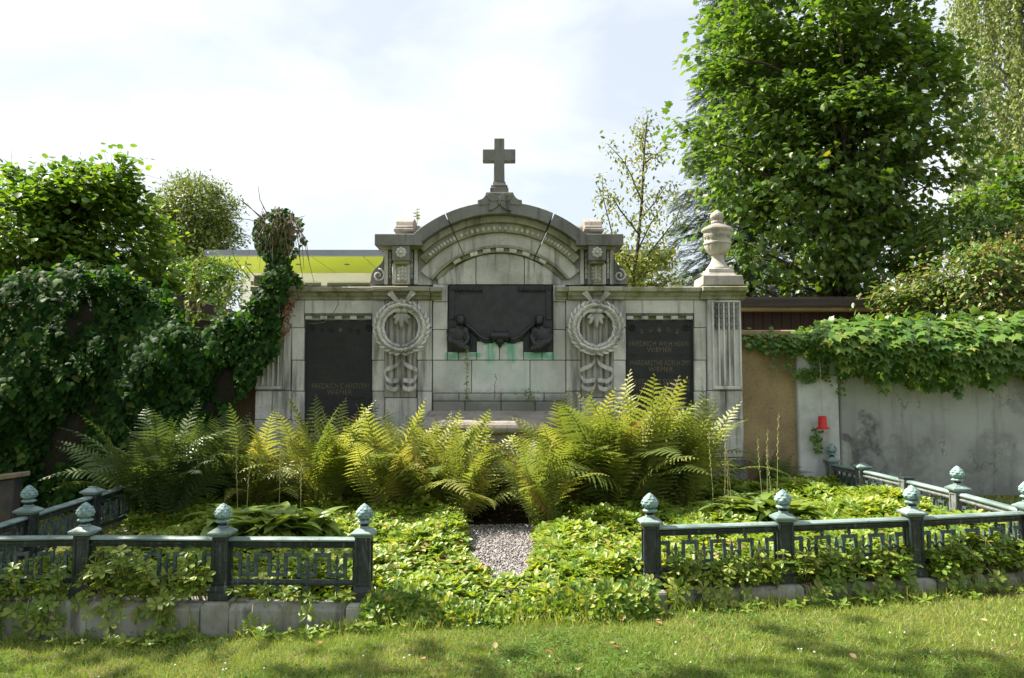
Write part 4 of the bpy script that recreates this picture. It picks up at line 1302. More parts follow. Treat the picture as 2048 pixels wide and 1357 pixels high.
# ------------------------------------------------------------------ dark headstone at the left edge
DSTONE = m_plain('shaded_headstone', (.022,.024,.034), (.05,.04,.035), 9, .5, .004, 50)
hx, hz = xz(-10, 958, 6.6)
hr = root('dark_headstone', (hx, 6.65, .25), 'dark slanting headstone at the left edge in front of the ivy', 'headstone')
m = MB(); m.prism([(hx-.55,.15), (hx+.14,.15), (hx+.16, hz+.005), (hx-.55, hz-.09)], 6.6, 6.72); m.build('slab', DSTONE, hr, bevel=.01)
m = MB(); m.prism([(hx-.58,hz-.088), (hx+.20,hz+.010), (hx+.20,hz+.052), (hx-.58,hz-.045)], 6.56, 6.76); m.build('coping', STONE_B, hr, bevel=.008)

# ------------------------------------------------------------------ buildings behind
LIME = m_plain('lime_soffit_panels', (.37,.46,.022), (.35,.435,.022), 1, .6, .0, 40)
FASC = m_plain('grey_fascia', (.16,.185,.21), (.13,.155,.18), 1, .6, .0, 40)
WWALL = m_plain('white_render', (.72,.72,.70), (.66,.66,.64), 1, .8, .001, 40)
GLASS = m_plain('dark_glazing', (.02,.022,.024), (.03,.033,.035), 1, .08, .0, 40, spec=.8)
WFRAME = m_plain('window_frame_grey', (.10,.105,.11), (.08,.085,.09), 1, .5, .0, 40)
D1, D2 = 26.0, 30.0
bx0, bx1 = xz(408, 505, D1)[0], xz(1352, 505, D1)[0]
zs1 = xz(600, 511, D1)[1]; zs2 = zs1 + .02
bd = root('modern_building', ((bx0+bx1)/2, D2, .4), 'flat-roofed white building with lime green soffit and grey fascia behind the monument', 'building')
m = MB(); m.box(bx0, bx1, D1, D1+.25, zs1, zs1 + (xz(600,500,D1)[1]-zs1)); m.build('fascia', FASC, bd)
m = MB(); m.box(bx0, bx1, D1+.251, 44, zs1+.06, zs1+.2); m.build('roof', FASC, bd)
npan = 9
pw = (bx1-bx0)/npan
for k in range(npan):
    m = MB(); m.box(bx0+pw*k+.012, bx0+pw*(k+1)-.012, D1+.26, D2+.05, zs1+.012, zs1+.055); sp_ = m.build('soffit_panel', LIME, bd, bevel=.004)
    m = MB(); m.lathe([(.09,0),(.09,.03)], (bx0+pw*(k+.5), D1+1.9, zs1-.015), 12); m.build('downlight', WFRAME, sp_)
wx0 = xz(480, 550, D2)[0]
m = MB(); m.box(wx0, bx1-1.2, D2, 43.5, .3, zs1+.01); m.build('wall', WWALL, bd)
for a, c in ((600, 642), (655, 742), (1260, 1330)):
    xa, xb = xz(a, 570, D2)[0], xz(c, 570, D2)[0]
    z1_, z0_ = xz(600, 567, D2)[1], xz(600, 640, D2)[1]
    m = MB(); m.box(xa, xb, D2-.04, D2+.02, z0_, z1_); f = m.build('window', WFRAME, bd)
    h = (xb-xa)/2
    for k in range(2):
        m = MB(); m.box(xa+h*k+.07, xa+h*(k+1)-.07, D2-.05, D2-.03, z0_+.07, z1_-.09); m.build('pane', GLASS, f)
BOUNCE_PAVE = m_plain('bounce_paving', (.58,.56,.52), (.50,.48,.45), 2, .9)
m = MB(); m.box(-22, 14, 16.5, 30.5, .3, .45); tag(m.build('bounce_yard', BOUNCE_PAVE), kind='structure')  # unseen yard added to bounce sunlight up onto the lime soffit
BROWN = m_plain('brown_timber', (.045,.030,.022), (.030,.020,.015), 3, .6, .004, 30, st=(.3,1,6))
BROWN2 = m_plain('redbrown_boards', (.040,.016,.011), (.028,.011,.008), 3, .7, .004, 30, st=(6,1,.4))
Ys = 12.0
sx0, sx1 = xz(1440, 600, Ys)[0], xz(1912, 600, Ys)[0]
sh = root('flat_roof_shed', ((sx0+sx1)/2, Ys, .4), 'dark brown flat-roofed shed behind the ivy-topped wall', 'shed')
zt_, zb_ = xz(1600, 596, Ys)[1], xz(1600, 614, Ys)[1]
m = MB(); m.box(sx0, sx1, Ys, Ys+.06, zb_, zt_); m.build('fascia_board', BROWN, sh, bevel=.006)
m = MB(); m.box(sx0, sx1+.02, Ys+.02, Ys+2.5, zt_+.002, zt_+.02); m.build('roof_sheet', BROWN, sh)
m = MB(); m.box(sx0, sx1-.03, Ys+.061, Ys+2.4, zb_-.05, zb_+.03); m.build('soffit', TAN, sh)
nb = 22
for k in range(nb):
    w_ = (sx1-sx0-.35)/nb
    m = MB(); m.box(sx0+w_*k+.004, sx0+w_*(k+1)-.004, Ys+.3, Ys+.33, .4, zb_-.052); m.build('wall_board', BROWN2, sh)
m = MB(); m.box(sx0, sx1-.36, Ys+.331, Ys+2.3, .4, zb_-.053); m.build('shed_body', BROWN2, sh)
# brown sloping roof at the left behind the ivy
Yr = 11.0
q = [xz(345, 590, Yr), xz(432, 612, Yr), xz(432, 632, Yr), xz(345, 612, Yr)]
rr_ = root('lean_to_roof', (q[0][0], Yr, .4), 'brown sloping lean-to roof edge behind the left ivy', 'roof')
m = MB(); m.prism([(a-.0, c) for a, c in q][::-1], Yr, Yr+.05); m.build('verge_board', BROWN, rr_, bevel=.005)
m = MB(); m.prism([(q[0][0]-1.0, q[0][1]+.24), (q[1][0]+.02, q[1][1]-.004), (q[1][0]+.02, q[1][1]-.07), (q[0][0]-1.0, q[0][1]+.17)][::-1], Yr+.051, Yr+2.2); m.build('roof_sheet', BROWN, rr_)
m = MB(); m.box(q[0][0]-.9, q[1][0]-.1, Yr+.2, Yr+2.0, .4, q[2][1]-.05); m.build('shed_body', BROWN2, rr_)

# ------------------------------------------------------------------ vegetation
BARK = m_plain('bark', (.075,.058,.042), (.035,.028,.021), 9, .95, .02, 40, st=(1,1,.25))
BARK_B = m_plain('birch_bark', (.35,.33,.30), (.08,.07,.065), 6, .9, .01, 40, st=(1,1,3))
TWIG = m_plain('dry_twig', (.20,.155,.10), (.11,.085,.055), 12, .9)
LF_PACHY = m_leaf('pachysandra_leaf', [(0,(.07,.15,.02)),(.3,(.14,.25,.03)),(.6,(.22,.33,.04)),(.9,(.33,.40,.055)),(1,(.42,.40,.09))], trans=.45, rough=.42, tint=(1.25,1.15,.4))
LF_PACHY2 = m_leaf('pachysandra_leaf_fresh', [(0,(.12,.21,.025)),(.5,(.19,.29,.035)),(1,(.30,.34,.06))], trans=.45, rough=.4, tint=(1.25,1.15,.4))
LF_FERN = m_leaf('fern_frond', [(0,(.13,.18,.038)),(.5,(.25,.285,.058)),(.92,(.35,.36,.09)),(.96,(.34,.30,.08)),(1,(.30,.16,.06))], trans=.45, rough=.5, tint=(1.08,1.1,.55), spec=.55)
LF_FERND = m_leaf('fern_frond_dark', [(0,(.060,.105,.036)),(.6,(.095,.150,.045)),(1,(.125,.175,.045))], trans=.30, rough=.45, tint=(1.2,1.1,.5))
LF_HOSTA = m_leaf('hosta_leaf', [(0,(.13,.22,.04)),(.6,(.20,.29,.06)),(1,(.28,.34,.09))], trans=.4, rough=.4, tint=(1.2,1.1,.5))
LF_IVY = m_leaf('ivy_leaf', [(0,(.010,.036,.007)),(.6,(.020,.062,.010)),(.93,(.05,.115,.018)),(1,(.15,.17,.05))], trans=.28, rough=.6, tint=(2.4,2.6,.6), spec=.12)
LF_BOST = m_leaf('boston_ivy_leaf', [(0,(.055,.135,.020)),(.5,(.095,.195,.025)),(.9,(.16,.25,.04)),(1,(.26,.29,.06))], trans=.32, rough=.38, tint=(1.3,1.2,.45), spec=.55)
LF_MAPLE = m_leaf('maple_leaf', [(0,(.055,.115,.022)),(.5,(.10,.175,.030)),(.985,(.16,.23,.04)),(1,(.22,.18,.03))], trans=.45, rough=.42, tint=(1.3,1.4,.45))
LF_HAZEL = m_leaf('hazel_leaf', [(0,(.04,.10,.018)),(.5,(.075,.155,.022)),(.95,(.13,.21,.03)),(1,(.2,.2,.05))], trans=.45, rough=.42, tint=(1.5,1.4,.4))
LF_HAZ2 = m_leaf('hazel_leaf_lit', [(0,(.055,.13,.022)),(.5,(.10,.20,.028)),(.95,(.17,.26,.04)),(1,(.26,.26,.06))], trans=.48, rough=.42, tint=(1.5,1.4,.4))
LF_LIND = m_leaf('yellowing_leaf', [(0,(.085,.14,.028)),(.5,(.14,.20,.04)),(1,(.22,.25,.055))], trans=.35, rough=.5, tint=(1.3,1.2,.5))
LF_BIRCH = m_leaf('birch_leaf', [(0,(.10,.15,.03)),(.5,(.17,.22,.045)),(1,(.27,.28,.07))], trans=.38, rough=.45, tint=(1.3,1.2,.5))
LF_WEEP = m_leaf('weeping_birch_leaf', [(0,(.13,.19,.05)),(.5,(.20,.26,.07)),(1,(.28,.31,.10))], trans=.38, rough=.5, tint=(1.2,1.15,.6))
LF_SPRUCE = m_leaf('spruce_needle', [(0,(.03,.06,.04)),(.6,(.05,.09,.06)),(1,(.08,.125,.08))], trans=.12, rough=.5, tint=(1.2,1.2,.8))
LF_BRAM = m_leaf('bramble_leaf', [(0,(.06,.12,.025)),(.5,(.12,.20,.035)),(.85,(.19,.23,.05)),(1,(.28,.16,.07))], trans=.3, rough=.4, tint=(1.2,1.2,.5))
LF_DRY = m_leaf('dried_flower_heads', [(0,(.24,.13,.075)),(.6,(.32,.19,.10)),(1,(.38,.27,.14))], trans=.2, rough=.8)
LF_GRASS = m_leaf('grass_blade', [(0,(.14,.26,.038)),(.45,(.22,.33,.052)),(.8,(.34,.39,.09)),(1,(.46,.42,.18))], trans=.3, rough=.5, tint=(1.2,1.15,.5))
LF_CLOV = m_leaf('clover_leaf', [(0,(.05,.115,.022)),(.6,(.085,.165,.03)),(1,(.13,.20,.045))], trans=.3, rough=.8, tint=(1.2,1.15,.5), spec=.15)
LF_DEAD = m_leaf('dead_leaf', [(0,(.22,.10,.045)),(.5,(.30,.17,.08)),(1,(.36,.25,.14))], trans=.15, rough=.8)
STALK = m_plain('pale_stalk', (.34,.33,.14), (.26,.22,.09), 15, .7)
WHITEFL = m_plain('white_flower', (.7,.7,.66), (.6,.6,.55), 30, .8)

def rand_dirs(n):
    return nrmz(RNG.normal(size=(n,3)))
def tubes_mesh(name, paths, mat, n=5):
    """many tapering tubes as one mesh; paths: list of (points (k,3), radii (k,))"""
    V, T, off = [], [], 0
    ang = np.arange(n)*2*np.pi/n
    for P, r in paths:
        P = np.asarray(P, float); r = np.asarray(r, float)
        t = np.gradient(P, axis=0); t = nrmz(t)
        ref = np.where(np.abs(t[:, 2:3]) < .9, np.array([[0,0,1.]]), np.array([[1.,0,0]]))
        ref = np.repeat(ref[:1], len(P), 0)
        u = nrmz(np.cross(t, ref)); w = np.cross(t, u)
        ring = P[:,None,:] + r[:,None,None]*(np.cos(ang)[None,:,None]*u[:,None,:] + np.sin(ang)[None,:,None]*w[:,None,:])
        V.append(ring.reshape(-1,3))
        k = len(P)
        i = np.arange(k-1)[:,None]*n; j = np.arange(n)[None,:]; j2 = (j+1) % n
        a, b_, c, d = (off+i+j).ravel(), (off+i+j2).ravel(), (off+i+n+j2).ravel(), (off+i+n+j).ravel()
        T.append(np.stack([a,b_,c],1)); T.append(np.stack([a,c,d],1))
        off += k*n
    return raw_mesh(name, np.concatenate(V), np.concatenate(T), mat, smooth=True)
def curve_pts(a, b_, sag=0.0, n=6, jit=.0):
    a, b_ = np.asarray(a, float), np.asarray(b_, float)
    t = np.linspace(0, 1, n)[:,None]
    p = a + (b_-a)*t
    p[:,2] += sag*4*(t*(1-t))[:,0]
    if jit: p[1:-1] += RNG.normal(size=(n-2,3))*jit
    return p
def tree(name, label, cat, base, trunk_top, trunk_r, clumps, crad, nper, tmpl, lsize, mat, bark=BARK, flat=.6, droop=.35, up=1.0, out=.5, group=None, nlimb=40, centre=None, leaf_parts=0):
    """trunk, limbs to the clumps, and a crown of leaf-sized faces in clumps"""
    base = np.asarray(base, float); trunk_top = np.asarray(trunk_top, float)
    r = root(name, tuple(base), label, cat, group)
    C = np.asarray(clumps, float); n = len(C)
    cen = np.asarray(centre if centre is not None else C.mean(0))
    paths = [(curve_pts(base, trunk_top, 0, 8, trunk_r*.35), np.linspace(trunk_r, trunk_r*.3, 8))]
    idx = RNG.permutation(n)[:nlimb]
    for i in idx:
        t = RNG.uniform(.25, .98)
        s = base + (trunk_top-base)*t
        if s[2] > C[i,2]: s = base + (trunk_top-base)*max(.15, min(.9, (C[i,2]-base[2])/(trunk_top[2]-base[2]+1e-6)-.15))
        paths.append((curve_pts(s, C[i], .12*np.linalg.norm(C[i]-s)*.5, 6, .04), np.linspace(trunk_r*.28, trunk_r*.05, 6)))
    link('trunk', tubes_mesh('trunk', paths, bark, 6), None, r)
    crad = np.broadcast_to(np.asarray(crad, float), (n,))
    k = np.repeat(np.arange(n), nper)
    off = RNG.normal(size=(len(k),3))*np.array([.55,.55,.55*flat])
    pos = C[k] + off*crad[k][:,None]
    outw = nrmz(pos - cen)
    yd = outw*np.array([1,1,.3]) + RNG.normal(size=pos.shape)*.55 + np.array([0,0,-droop])
    nm = np.array([0,0,up]) + outw*out + RNG.normal(size=pos.shape)*.38
    sz = lsize*RNG.uniform(.65, 1.25, len(pos))
    cr = link('crown', leaves_mesh('crown', tmpl, pos, yd, nm, sz, mat), None, r)
    cr['kind'] = 'stuff'
    # short twigs through the clumps
    tw = []
    for i in range(n):
        for _ in range(2):
            e = C[i] + RNG.normal(size=3)*crad[i]*.8
            tw.append((curve_pts(C[i], e, .03, 3, 0), np.linspace(trunk_r*.05, .002, 3)))
    link('twigs', tubes_mesh('twigs', tw, bark, 3), None, r)['kind'] = 'stuff'
    return r
def in_ellipsoid(n, c, rad, bias=2.2, zmin=None):
    d = rand_dirs(n)
    u = RNG.random(n)**(1/bias)
    p = np.asarray(c) + d*u[:,None]*np.asarray(rad)
    return p if zmin is None else p[p[:,2] > zmin]
def pt(px, py, Y): return np.array(at(px, py, Y))

# -- right: sycamore maple behind the shed
C = in_ellipsoid(310, pt(1672, 235, 14.2), (2.35, 1.7, 4.1), 2.4)
C = C[C[:,2] > 2.9]
ex = [pt(a, b_, Y) for a, b_, Y in ((1375,262,13.2),(1395,300,13.2),(1410,330,13.0),(1440,240,13),(1470,420,12.9),(1430,470,13),(1490,500,12.9),(1520,545,12.9),(1600,540,12.9),(1680,520,12.9),(1740,555,12.9),(1480,560,13),(1420,110,13.3),(1440,40,13.3),
      (1930,240,14),(1950,300,14),(1935,350,14),(1900,120,14.2),(1910,180,14.2),(1850,430,13.4),(1820,500,13.2),(1640,430,12.8),(1570,470,12.8),(1540,380,12.8),(1620,330,12.7),(1710,380,12.7))]
C = np.concatenate([C, ex])
tree('maple_tree', 'large dense green maple rising behind the brown shed at the right', 'tree', pt(1690, 600, 14.2)*np.array([1,1,0])+np.array([0,0,.4]), pt(1690, 120, 14.2), .16, C, .46, 84, L_MAPLE, .128, LF_MAPLE, flat=.5, droop=.4, up=1.0, out=.3, nlimb=110)
# -- spruces
def spruce(label, base, h, rad, n=900, zmin=0):
    base = np.asarray(base, float)
    r = root('spruce_tree', tuple(base), label, 'tree', 'spruces')
    link('trunk', tubes_mesh('trunk', [(curve_pts(base, base+[0,0,h], 0, 6), np.linspace(rad*.07, .01, 6))], BARK, 6), None, r)
    paths, P, Y_, N_ = [], [], [], []
    for i in range(n):
        t = RNG.random()**.8
        z = h*(.12+.88*t)
        a = RNG.uniform(0, 2*np.pi)
        L = rad*(1-t)*RNG.uniform(.75, 1.1) + .12
        s = base + [0,0,z]
        d = np.array([np.cos(a), np.sin(a), -.25+.35*t])
        e = s + d*L
        pts = curve_pts(s, e, -.05*L, 5)
        if i % 2 == 0: paths.append((pts, np.linspace(.02*(1-t)+.004, .003, 5)))
        k = max(3, int(L*9))
        tt = RNG.uniform(.25, 1.0, k)
        q = s + (e-s)*tt[:,None] + RNG.normal(size=(k,3))*.04
        side = np.array([-d[1], d[0], 0])*RNG.choice([-1,1], k)[:,None]
        P.append(q); Y_.append(d*.8 + side*.7 + np.array([0,0,-.35]) + RNG.normal(size=(k,3))*.2); N_.append(np.tile([0,0,1.], (k,1)) + RNG.normal(size=(k,3))*.2)
    link('branches', tubes_mesh('branches', paths, BARK, 3), None, r)
    tv, tf = [], []
    for k in range(11):                                    # needle spray
        y = .08+.085*k; w = .26*(1-k/14)
        for s in (-1, 1):
            i0 = len(tv); tv += [(0,y-.02,0),(s*w,y+.10,-.02+.03*(k%2)),(0,y+.06,.0)]; tf.append((i0,i0+1,i0+2) if s < 0 else (i0,i0+2,i0+1))
    P, Y_, N_ = np.concatenate(P), np.concatenate(Y_), np.concatenate(N_)
    o = link('needles', leaves_mesh('needles', (tv, tf), P, Y_, N_, RNG.uniform(.28,.5,len(P)), LF_SPRUCE), None, r); o['kind'] = 'stuff'
b0 = pt(1500, 600, 16.5); spruce('blue-green spruce showing at the left edge of the maple', (b0[0], 16.5, .4), 13.0, 2.1, 900)
b0 = pt(2140, 600, 17.5); spruce('dark spruce at the right edge in front of the weeping birch', (b0[0], 17.5, .4), 8.2, 1.7, 600)
for px, top in ((345, 352), (402, 350)):
    b0 = pt(px, 600, 62); t0 = pt(px, top, 62)
    spruce('far spruce tip above the yellowing tree, %s of two' % ('left' if px < 370 else 'right'), (b0[0], 62, .4), float(t0[2]-.4), 3.0, 260)
# -- weeping birch at the right edge
r = root('weeping_birch', tuple(pt(2060, 600, 24)*np.array([1,1,0])+np.array([0,0,.4])), 'tall pale weeping birch at the top right corner', 'tree')
cen = pt(2075, 120, 24)
bs = pt(2060, 600, 24); bs[2] = .4
paths = [(curve_pts(bs, cen+[0,0,6], 0, 8, .06), np.linspace(.22,.05,8))]
P = []
for i in range(900):
    a = RNG.uniform(0, 2*np.pi); rr = 2.7*math.sqrt(RNG.random()); zt_ = cen[2] + RNG.uniform(-4.5, 5.5)
    s = np.array([cen[0]+rr*math.cos(a), cen[1]+rr*math.sin(a)*.8, zt_])
    L = RNG.uniform(1.2, 3.2)
    k = int(L*30)
    tt = RNG.random(k)
    P.append(s + np.stack([RNG.normal(size=k)*.05, RNG.normal(size=k)*.05, -L*tt], 1))
    if i % 7 == 0: paths.append((curve_pts(s+[0,0,.1], s-[0,0,L], 0, 4, .03), np.linspace(.012,.003,4)))
    if i % 6 == 0: paths.append((curve_pts([bs[0], bs[1], max(2, zt_-1.2)], s+[0,0,.1], .3, 5), np.linspace(.05,.012,5)))
P = np.concatenate(P)
link('trunk', tubes_mesh('trunk', paths, BARK_B, 4), None, r)
o = link('crown', leaves_mesh('crown', L_SMALL, P, RNG.normal(size=P.shape)*.5+[0,0,-1], RNG.normal(size=P.shape)+[0,-.4,.4], RNG.uniform(.09,.16,len(P)), LF_WEEP), None, r); o['kind'] = 'stuff'

# -- birch sapling right of the pediment
r = root('birch_sapling', tuple(pt(1270, 600, 11.5)*np.array([1,1,0])+np.array([0,0,.4])), 'slender young birch with sparse leaves between pediment and right urn', 'tree')
stem = [pt(a, b_, 11.5) for a, b_ in ((1262,660),(1268,560),(1277,480),(1284,400),(1287,330),(1291,270),(1296,228))]
br = [[(1284,405),(1262,350),(1245,320),(1215,288)], [(1281,440),(1310,405),(1338,362)], [(1286,330),(1310,310),(1334,300)], [(1278,470),(1240,420),(1225,395),(1200,400)], [(1276,500),(1300,450),(1330,405),(1350,380)],
      [(1270,560),(1225,470),(1207,400),(1204,350)], [(1272,540),(1320,480),(1352,440),(1375,380)], [(1287,300),(1282,275),(1280,262)], [(1274,520),(1230,500),(1205,480)], [(1270,560),(1320,530),(1345,500)], [(1268,570),(1300,520),(1330,520)], [(1268,570),(1240,530),(1222,500)]]
paths = [(stem, np.linspace(.035,.006,len(stem)))]
Pl, dens = [], []
for k, q in enumerate(br):
    dY = RNG.uniform(-.7, .7)
    pp_ = np.array([pt(a, b_, 11.5 + dY*i/3) for i, (a, b_) in enumerate(q)])
    paths.append((pp_, np.linspace(.014,.004,len(pp_))))
    for i in range(len(pp_)-1):
        n = 60 if k not in (9,10,11) else 130
        t = RNG.random(n)[:,None]
        Pl.append(pp_[i]+(pp_[i+1]-pp_[i])*t + RNG.normal(size=(n,3))*np.array([.085,.12,.075]))
st = np.array(stem)
for i in range(1, len(st)-1):
    n = 80; t = RNG.random(n)[:,None]; Pl.append(st[i]+(st[i+1]-st[i])*t + RNG.normal(size=(n,3))*np.array([.09,.12,.06]))
P = np.concatenate(Pl)
link('trunk', tubes_mesh('trunk', paths, BARK, 5), None, r)
o = link('crown', leaves_mesh('crown', L_OVAL, P, RNG.normal(size=P.shape)*.7+[0,0,-.6], RNG.normal(size=P.shape)*.7+[0,-.3,.7], RNG.uniform(.045,.08,len(P)), LF_BIRCH), None, r); o['kind'] = 'stuff'
def bush(name, label, base, centre, rad, n, crad, nper, tmpl, size, mat, cat='bush', bias=2.2, **k):
    C = in_ellipsoid(n, centre, rad, bias)
    C = C[C[:,2] > base[2]+.1]
    return tree(name, label, cat, base, np.asarray(centre)+[0,0,rad[2]*.3], .05, C, crad, nper, tmpl, size, mat, nlimb=min(25, n//2), **k)
c_ = pt(1275, 545, 13.2); bush('green_bush', 'yellow-green bush behind the young birch above the right wing', (c_[0],13.2,.4), c_+[0,0,-.3], (.70,.5,1.05), 60, .28, 46, L_OVAL, .085, LF_BIRCH)
# -- brambles and dried flower heads at the right
C = np.concatenate([in_ellipsoid(120, pt(1985, 590, 11.2), (1.15,.7,.80), 2.2), in_ellipsoid(30, pt(1860, 600, 11.3), (.75,.4,.26), 2.2), in_ellipsoid(45, pt(2120, 520, 11.3), (.9,.7,1.2), 2.2)])
base_ = (float(pt(1985,590,11.2)[0]), 11.2, .42)
r = tree('bramble_thicket', 'tangled bramble thicket with reddish dried heads above the right wall', 'shrub', base_, tuple(pt(1985,560,11.2)), .03, C, .26, 44, L_OVAL, .10, LF_BRAM, nlimb=50)
n = 2600; k = RNG.integers(0, len(C), n)
P = C[k] + RNG.normal(size=(n,3))*.14 + [0,-.1,.08]
o = link('dried_heads', leaves_mesh('dried_heads', L_SMALL, P, RNG.normal(size=P.shape)+[0,0,.6], RNG.normal(size=P.shape), RNG.uniform(.02,.05,n), LF_DRY), None, r); o['kind'] = 'stuff'
c_ = pt(1950, 470, 12.6); bush('elder_bush', 'fresh green leafy shoots above the brambles at the right', (c_[0],12.6,.4), c_, (1.0,.5,.5), 40, .28, 36, L_OVAL, .13, LF_BOST)
c_ = pt(2030, 380, 17.5); bush('dark_shrub', 'dark broad-leaved tree in the shade right of the maple', (c_[0],17.5,.4), c_+[0,0,-1.3], (1.3,1.0,2.6), 90, .5, 60, L_ROUND, .15, LF_HAZEL, cat='tree')

# -- left: hazel, yellowing tree, bushes
C = np.concatenate([in_ellipsoid(150, pt(125, 500, 12.2), (1.65,1.1,.95), 2.4), in_ellipsoid(34, pt(200, 400, 12), (.6,.5,.45), 2.2), in_ellipsoid(16, pt(90, 405, 12), (.35,.4,.3), 2.2), in_ellipsoid(70, pt(-120, 470, 12.4), (1.3,1.0,1.3), 2.2),
     [pt(a, b_, 12) for a, b_ in ((25,345),(40,360),(90,350),(140,345),(155,335),(195,345),(250,325),(252,345),(240,370),(280,385),(210,360),(100,380),(60,390),(15,400),(260,420),(290,440),(300,500))]])
tree('hazel_tree', 'dense round-leaved hazel at the left rising above the ivy', 'tree', (float(pt(120,600,12.2)[0]),12.2,.4), tuple(pt(130,400,12.2)), .07, C, .27, 62, L_ROUND, .105, LF_HAZ2, nlimb=60, droop=.2)
hz_ = [o for o in COL.objects if o.name == 'hazel_tree'][0]
sp_, P, Yd = [], [], []
for a, b_ in ((10,330),(30,335),(88,335),(112,350),(133,325),(152,322),(190,328),(215,345),(247,306),(256,350),(282,350),(60,365),(300,395),(170,350),(315,430),(5,370),(232,360)):
    p1 = pt(a, b_, 12); p0 = pt(a+RNG.normal()*14, b_+95, 12)
    sp_.append((curve_pts(p0, p1, 0, 5, .012), np.linspace(.008,.002,5)))
    for t in np.linspace(.1, 1, 13):
        P.append(p0+(p1-p0)*t); an = t*9+RNG.random(); Yd.append((math.cos(an), math.sin(an), -.1))
P, Yd = np.array(P), np.array(Yd)
o = link('shoot_leaves', leaves_mesh('shoot_leaves', L_ROUND, P, Yd, np.array([[0,0,1.]])+RNG.normal(size=P.shape)*.3, RNG.uniform(.09,.13,len(P)), LF_HAZ2), None, hz_); o['kind'] = 'stuff'
o = link('shoots', tubes_mesh('shoots', sp_, BARK, 4), None, hz_); o['kind'] = 'stuff'
C = in_ellipsoid(260, pt(388, 470, 45), (2.6,2.3,3.5), 2.6)
b0 = pt(388, 600, 45); tree('lime_tree', 'round yellowing tree in the distance left of the green roof', 'tree', (b0[0],45,.4), tuple(pt(388,430,45)), .25, C, .62, 90, L_OVAL, .21, LF_LIND, flat=.8)
c_ = pt(395, 560, 15); bush('green_bush', 'light green bush below the yellowing tree beside the building', (c_[0],15,.4), c_+[0,0,-.2], (.85,.5,.75), 90, .3, 70, L_OVAL, .085, LF_BOST)
c_ = pt(300, 560, 13.2); bush('green_bush', 'shadowy green bush between hazel and building', (c_[0],13.2,.4), c_+[0,0,-.4], (.9,.5,.9), 60, .3, 56, L_ROUND, .10, LF_HAZEL)
# -- a tree left of the picture that throws the shade over the lawn
C = in_ellipsoid(230, (-5.6, 4.0, 8.2), (4.6,2.3,1.8), 2.4)
tree('shade_tree', 'tall broad tree just left of the picture casting shade on the lawn', 'tree', (-7.9,3.2,-.05), (-6.4,3.9,7.6), .22, C, .7, 17, L_ROUND, .19, LF_HAZEL, nlimb=50)

C = in_ellipsoid(46, (-7.6, 7.6, 6.2), (1.35,1.3,1.2), 2.2)
tree('shade_tree', 'slender tree left of the picture shading the left half of the bed', 'tree', (-8.0,7.4,0), (-7.7,7.6,6.0), .10, C, .5, 34, L_ROUND, .15, LF_HAZEL, nlimb=30)
# -- unseen trees added behind the photographer to cut frontal sky light
for k, (tx, ty, th, lab) in enumerate(((-8.5,-9.5,9.5,'left'), (9.5,-11,9.5,'right'))):
    C = in_ellipsoid(90, (tx,ty,th*.55), (4.2,3.2,th*.42), 2.6)
    tree('sky_blocking_tree', 'broad tree added as a sky blocker behind the photographer, %s of two' % lab, 'tree', (tx,ty,0), (tx,ty,th*.7), .25, C, 1.1, 60, L_ROUND, .34, LF_HAZEL, nlimb=30, group='unseen trees added behind the photographer')

# ------------------------------------------------------------------ ivy
def ivy_top(px):
    return 9*np.sin(np.asarray(px)*.083)+6*np.sin(np.asarray(px)*.19+1) + np.interp(px, [-300,-100,0,60,130,180,230,280,320,345,380,430,470,500,530,560], [500,540,560,545,535,560,545,575,615,645,660,655,640,610,585,600])
iv = root('ivy_mass', (-4.8, 8.6, .35), 'thick dark ivy covering the wall left of the monument', 'ivy')
n = 15000
px = RNG.uniform(-330, 540, n)
Yf = 8.75 - .35*np.clip((430-px)/430, 0, 1.2)
top = ivy_top(px)
lim = np.interp(px, [-330, 440, 470, 505, 540, 545], [1060, 1060, 800, 770, 690, 640])
tq = RNG.random(n)**1.15
py = top + (lim-top)*tq
lump = np.sin(px*.021+py*.006)*.16 + np.sin(px*.05+py*.03)*.09 + np.sin(py*.028+1+px*.01)*.10 + np.sin(px*.11-py*.07)*.05
yv = Yf + .28*np.exp(-((py-top)/28.0)) + lump - RNG.random(n)*.10
P = np.array([at(a, b_, Y) for a, b_, Y in zip(px, py, yv)])
nt = 5200                                                   # the top of the mass, reaching back
px2 = RNG.uniform(-330, 545, nt); back = RNG.random(nt)
Y2 = 8.7 + back*1.1 + np.sin(px2*.021)*.09
zt2 = np.array([at(a, b_, 8.75).z for a, b_ in zip(px2, ivy_top(px2))]) - .05 + RNG.normal(size=nt)*.06 - .25*back**2 + np.sin(px2*.06+Y2*5)*.06
xq = (px2-CX)/F_PX*8.75
P2 = np.stack([xq, Y2, zt2], 1)
Yd1 = np.stack([RNG.normal(size=n)*.45, -np.full(n,.35)+RNG.normal(size=n)*.2, -np.ones(n)+RNG.normal(size=n)*.3], 1)
N1 = np.stack([RNG.normal(size=n)*.28, -np.ones(n), .6+RNG.normal(size=n)*.25], 1)
Yd2 = RNG.normal(size=(nt,3))*.6 + [0,-.5,-.2]; N2 = RNG.normal(size=(nt,3))*.45 + [0,-.25,1]
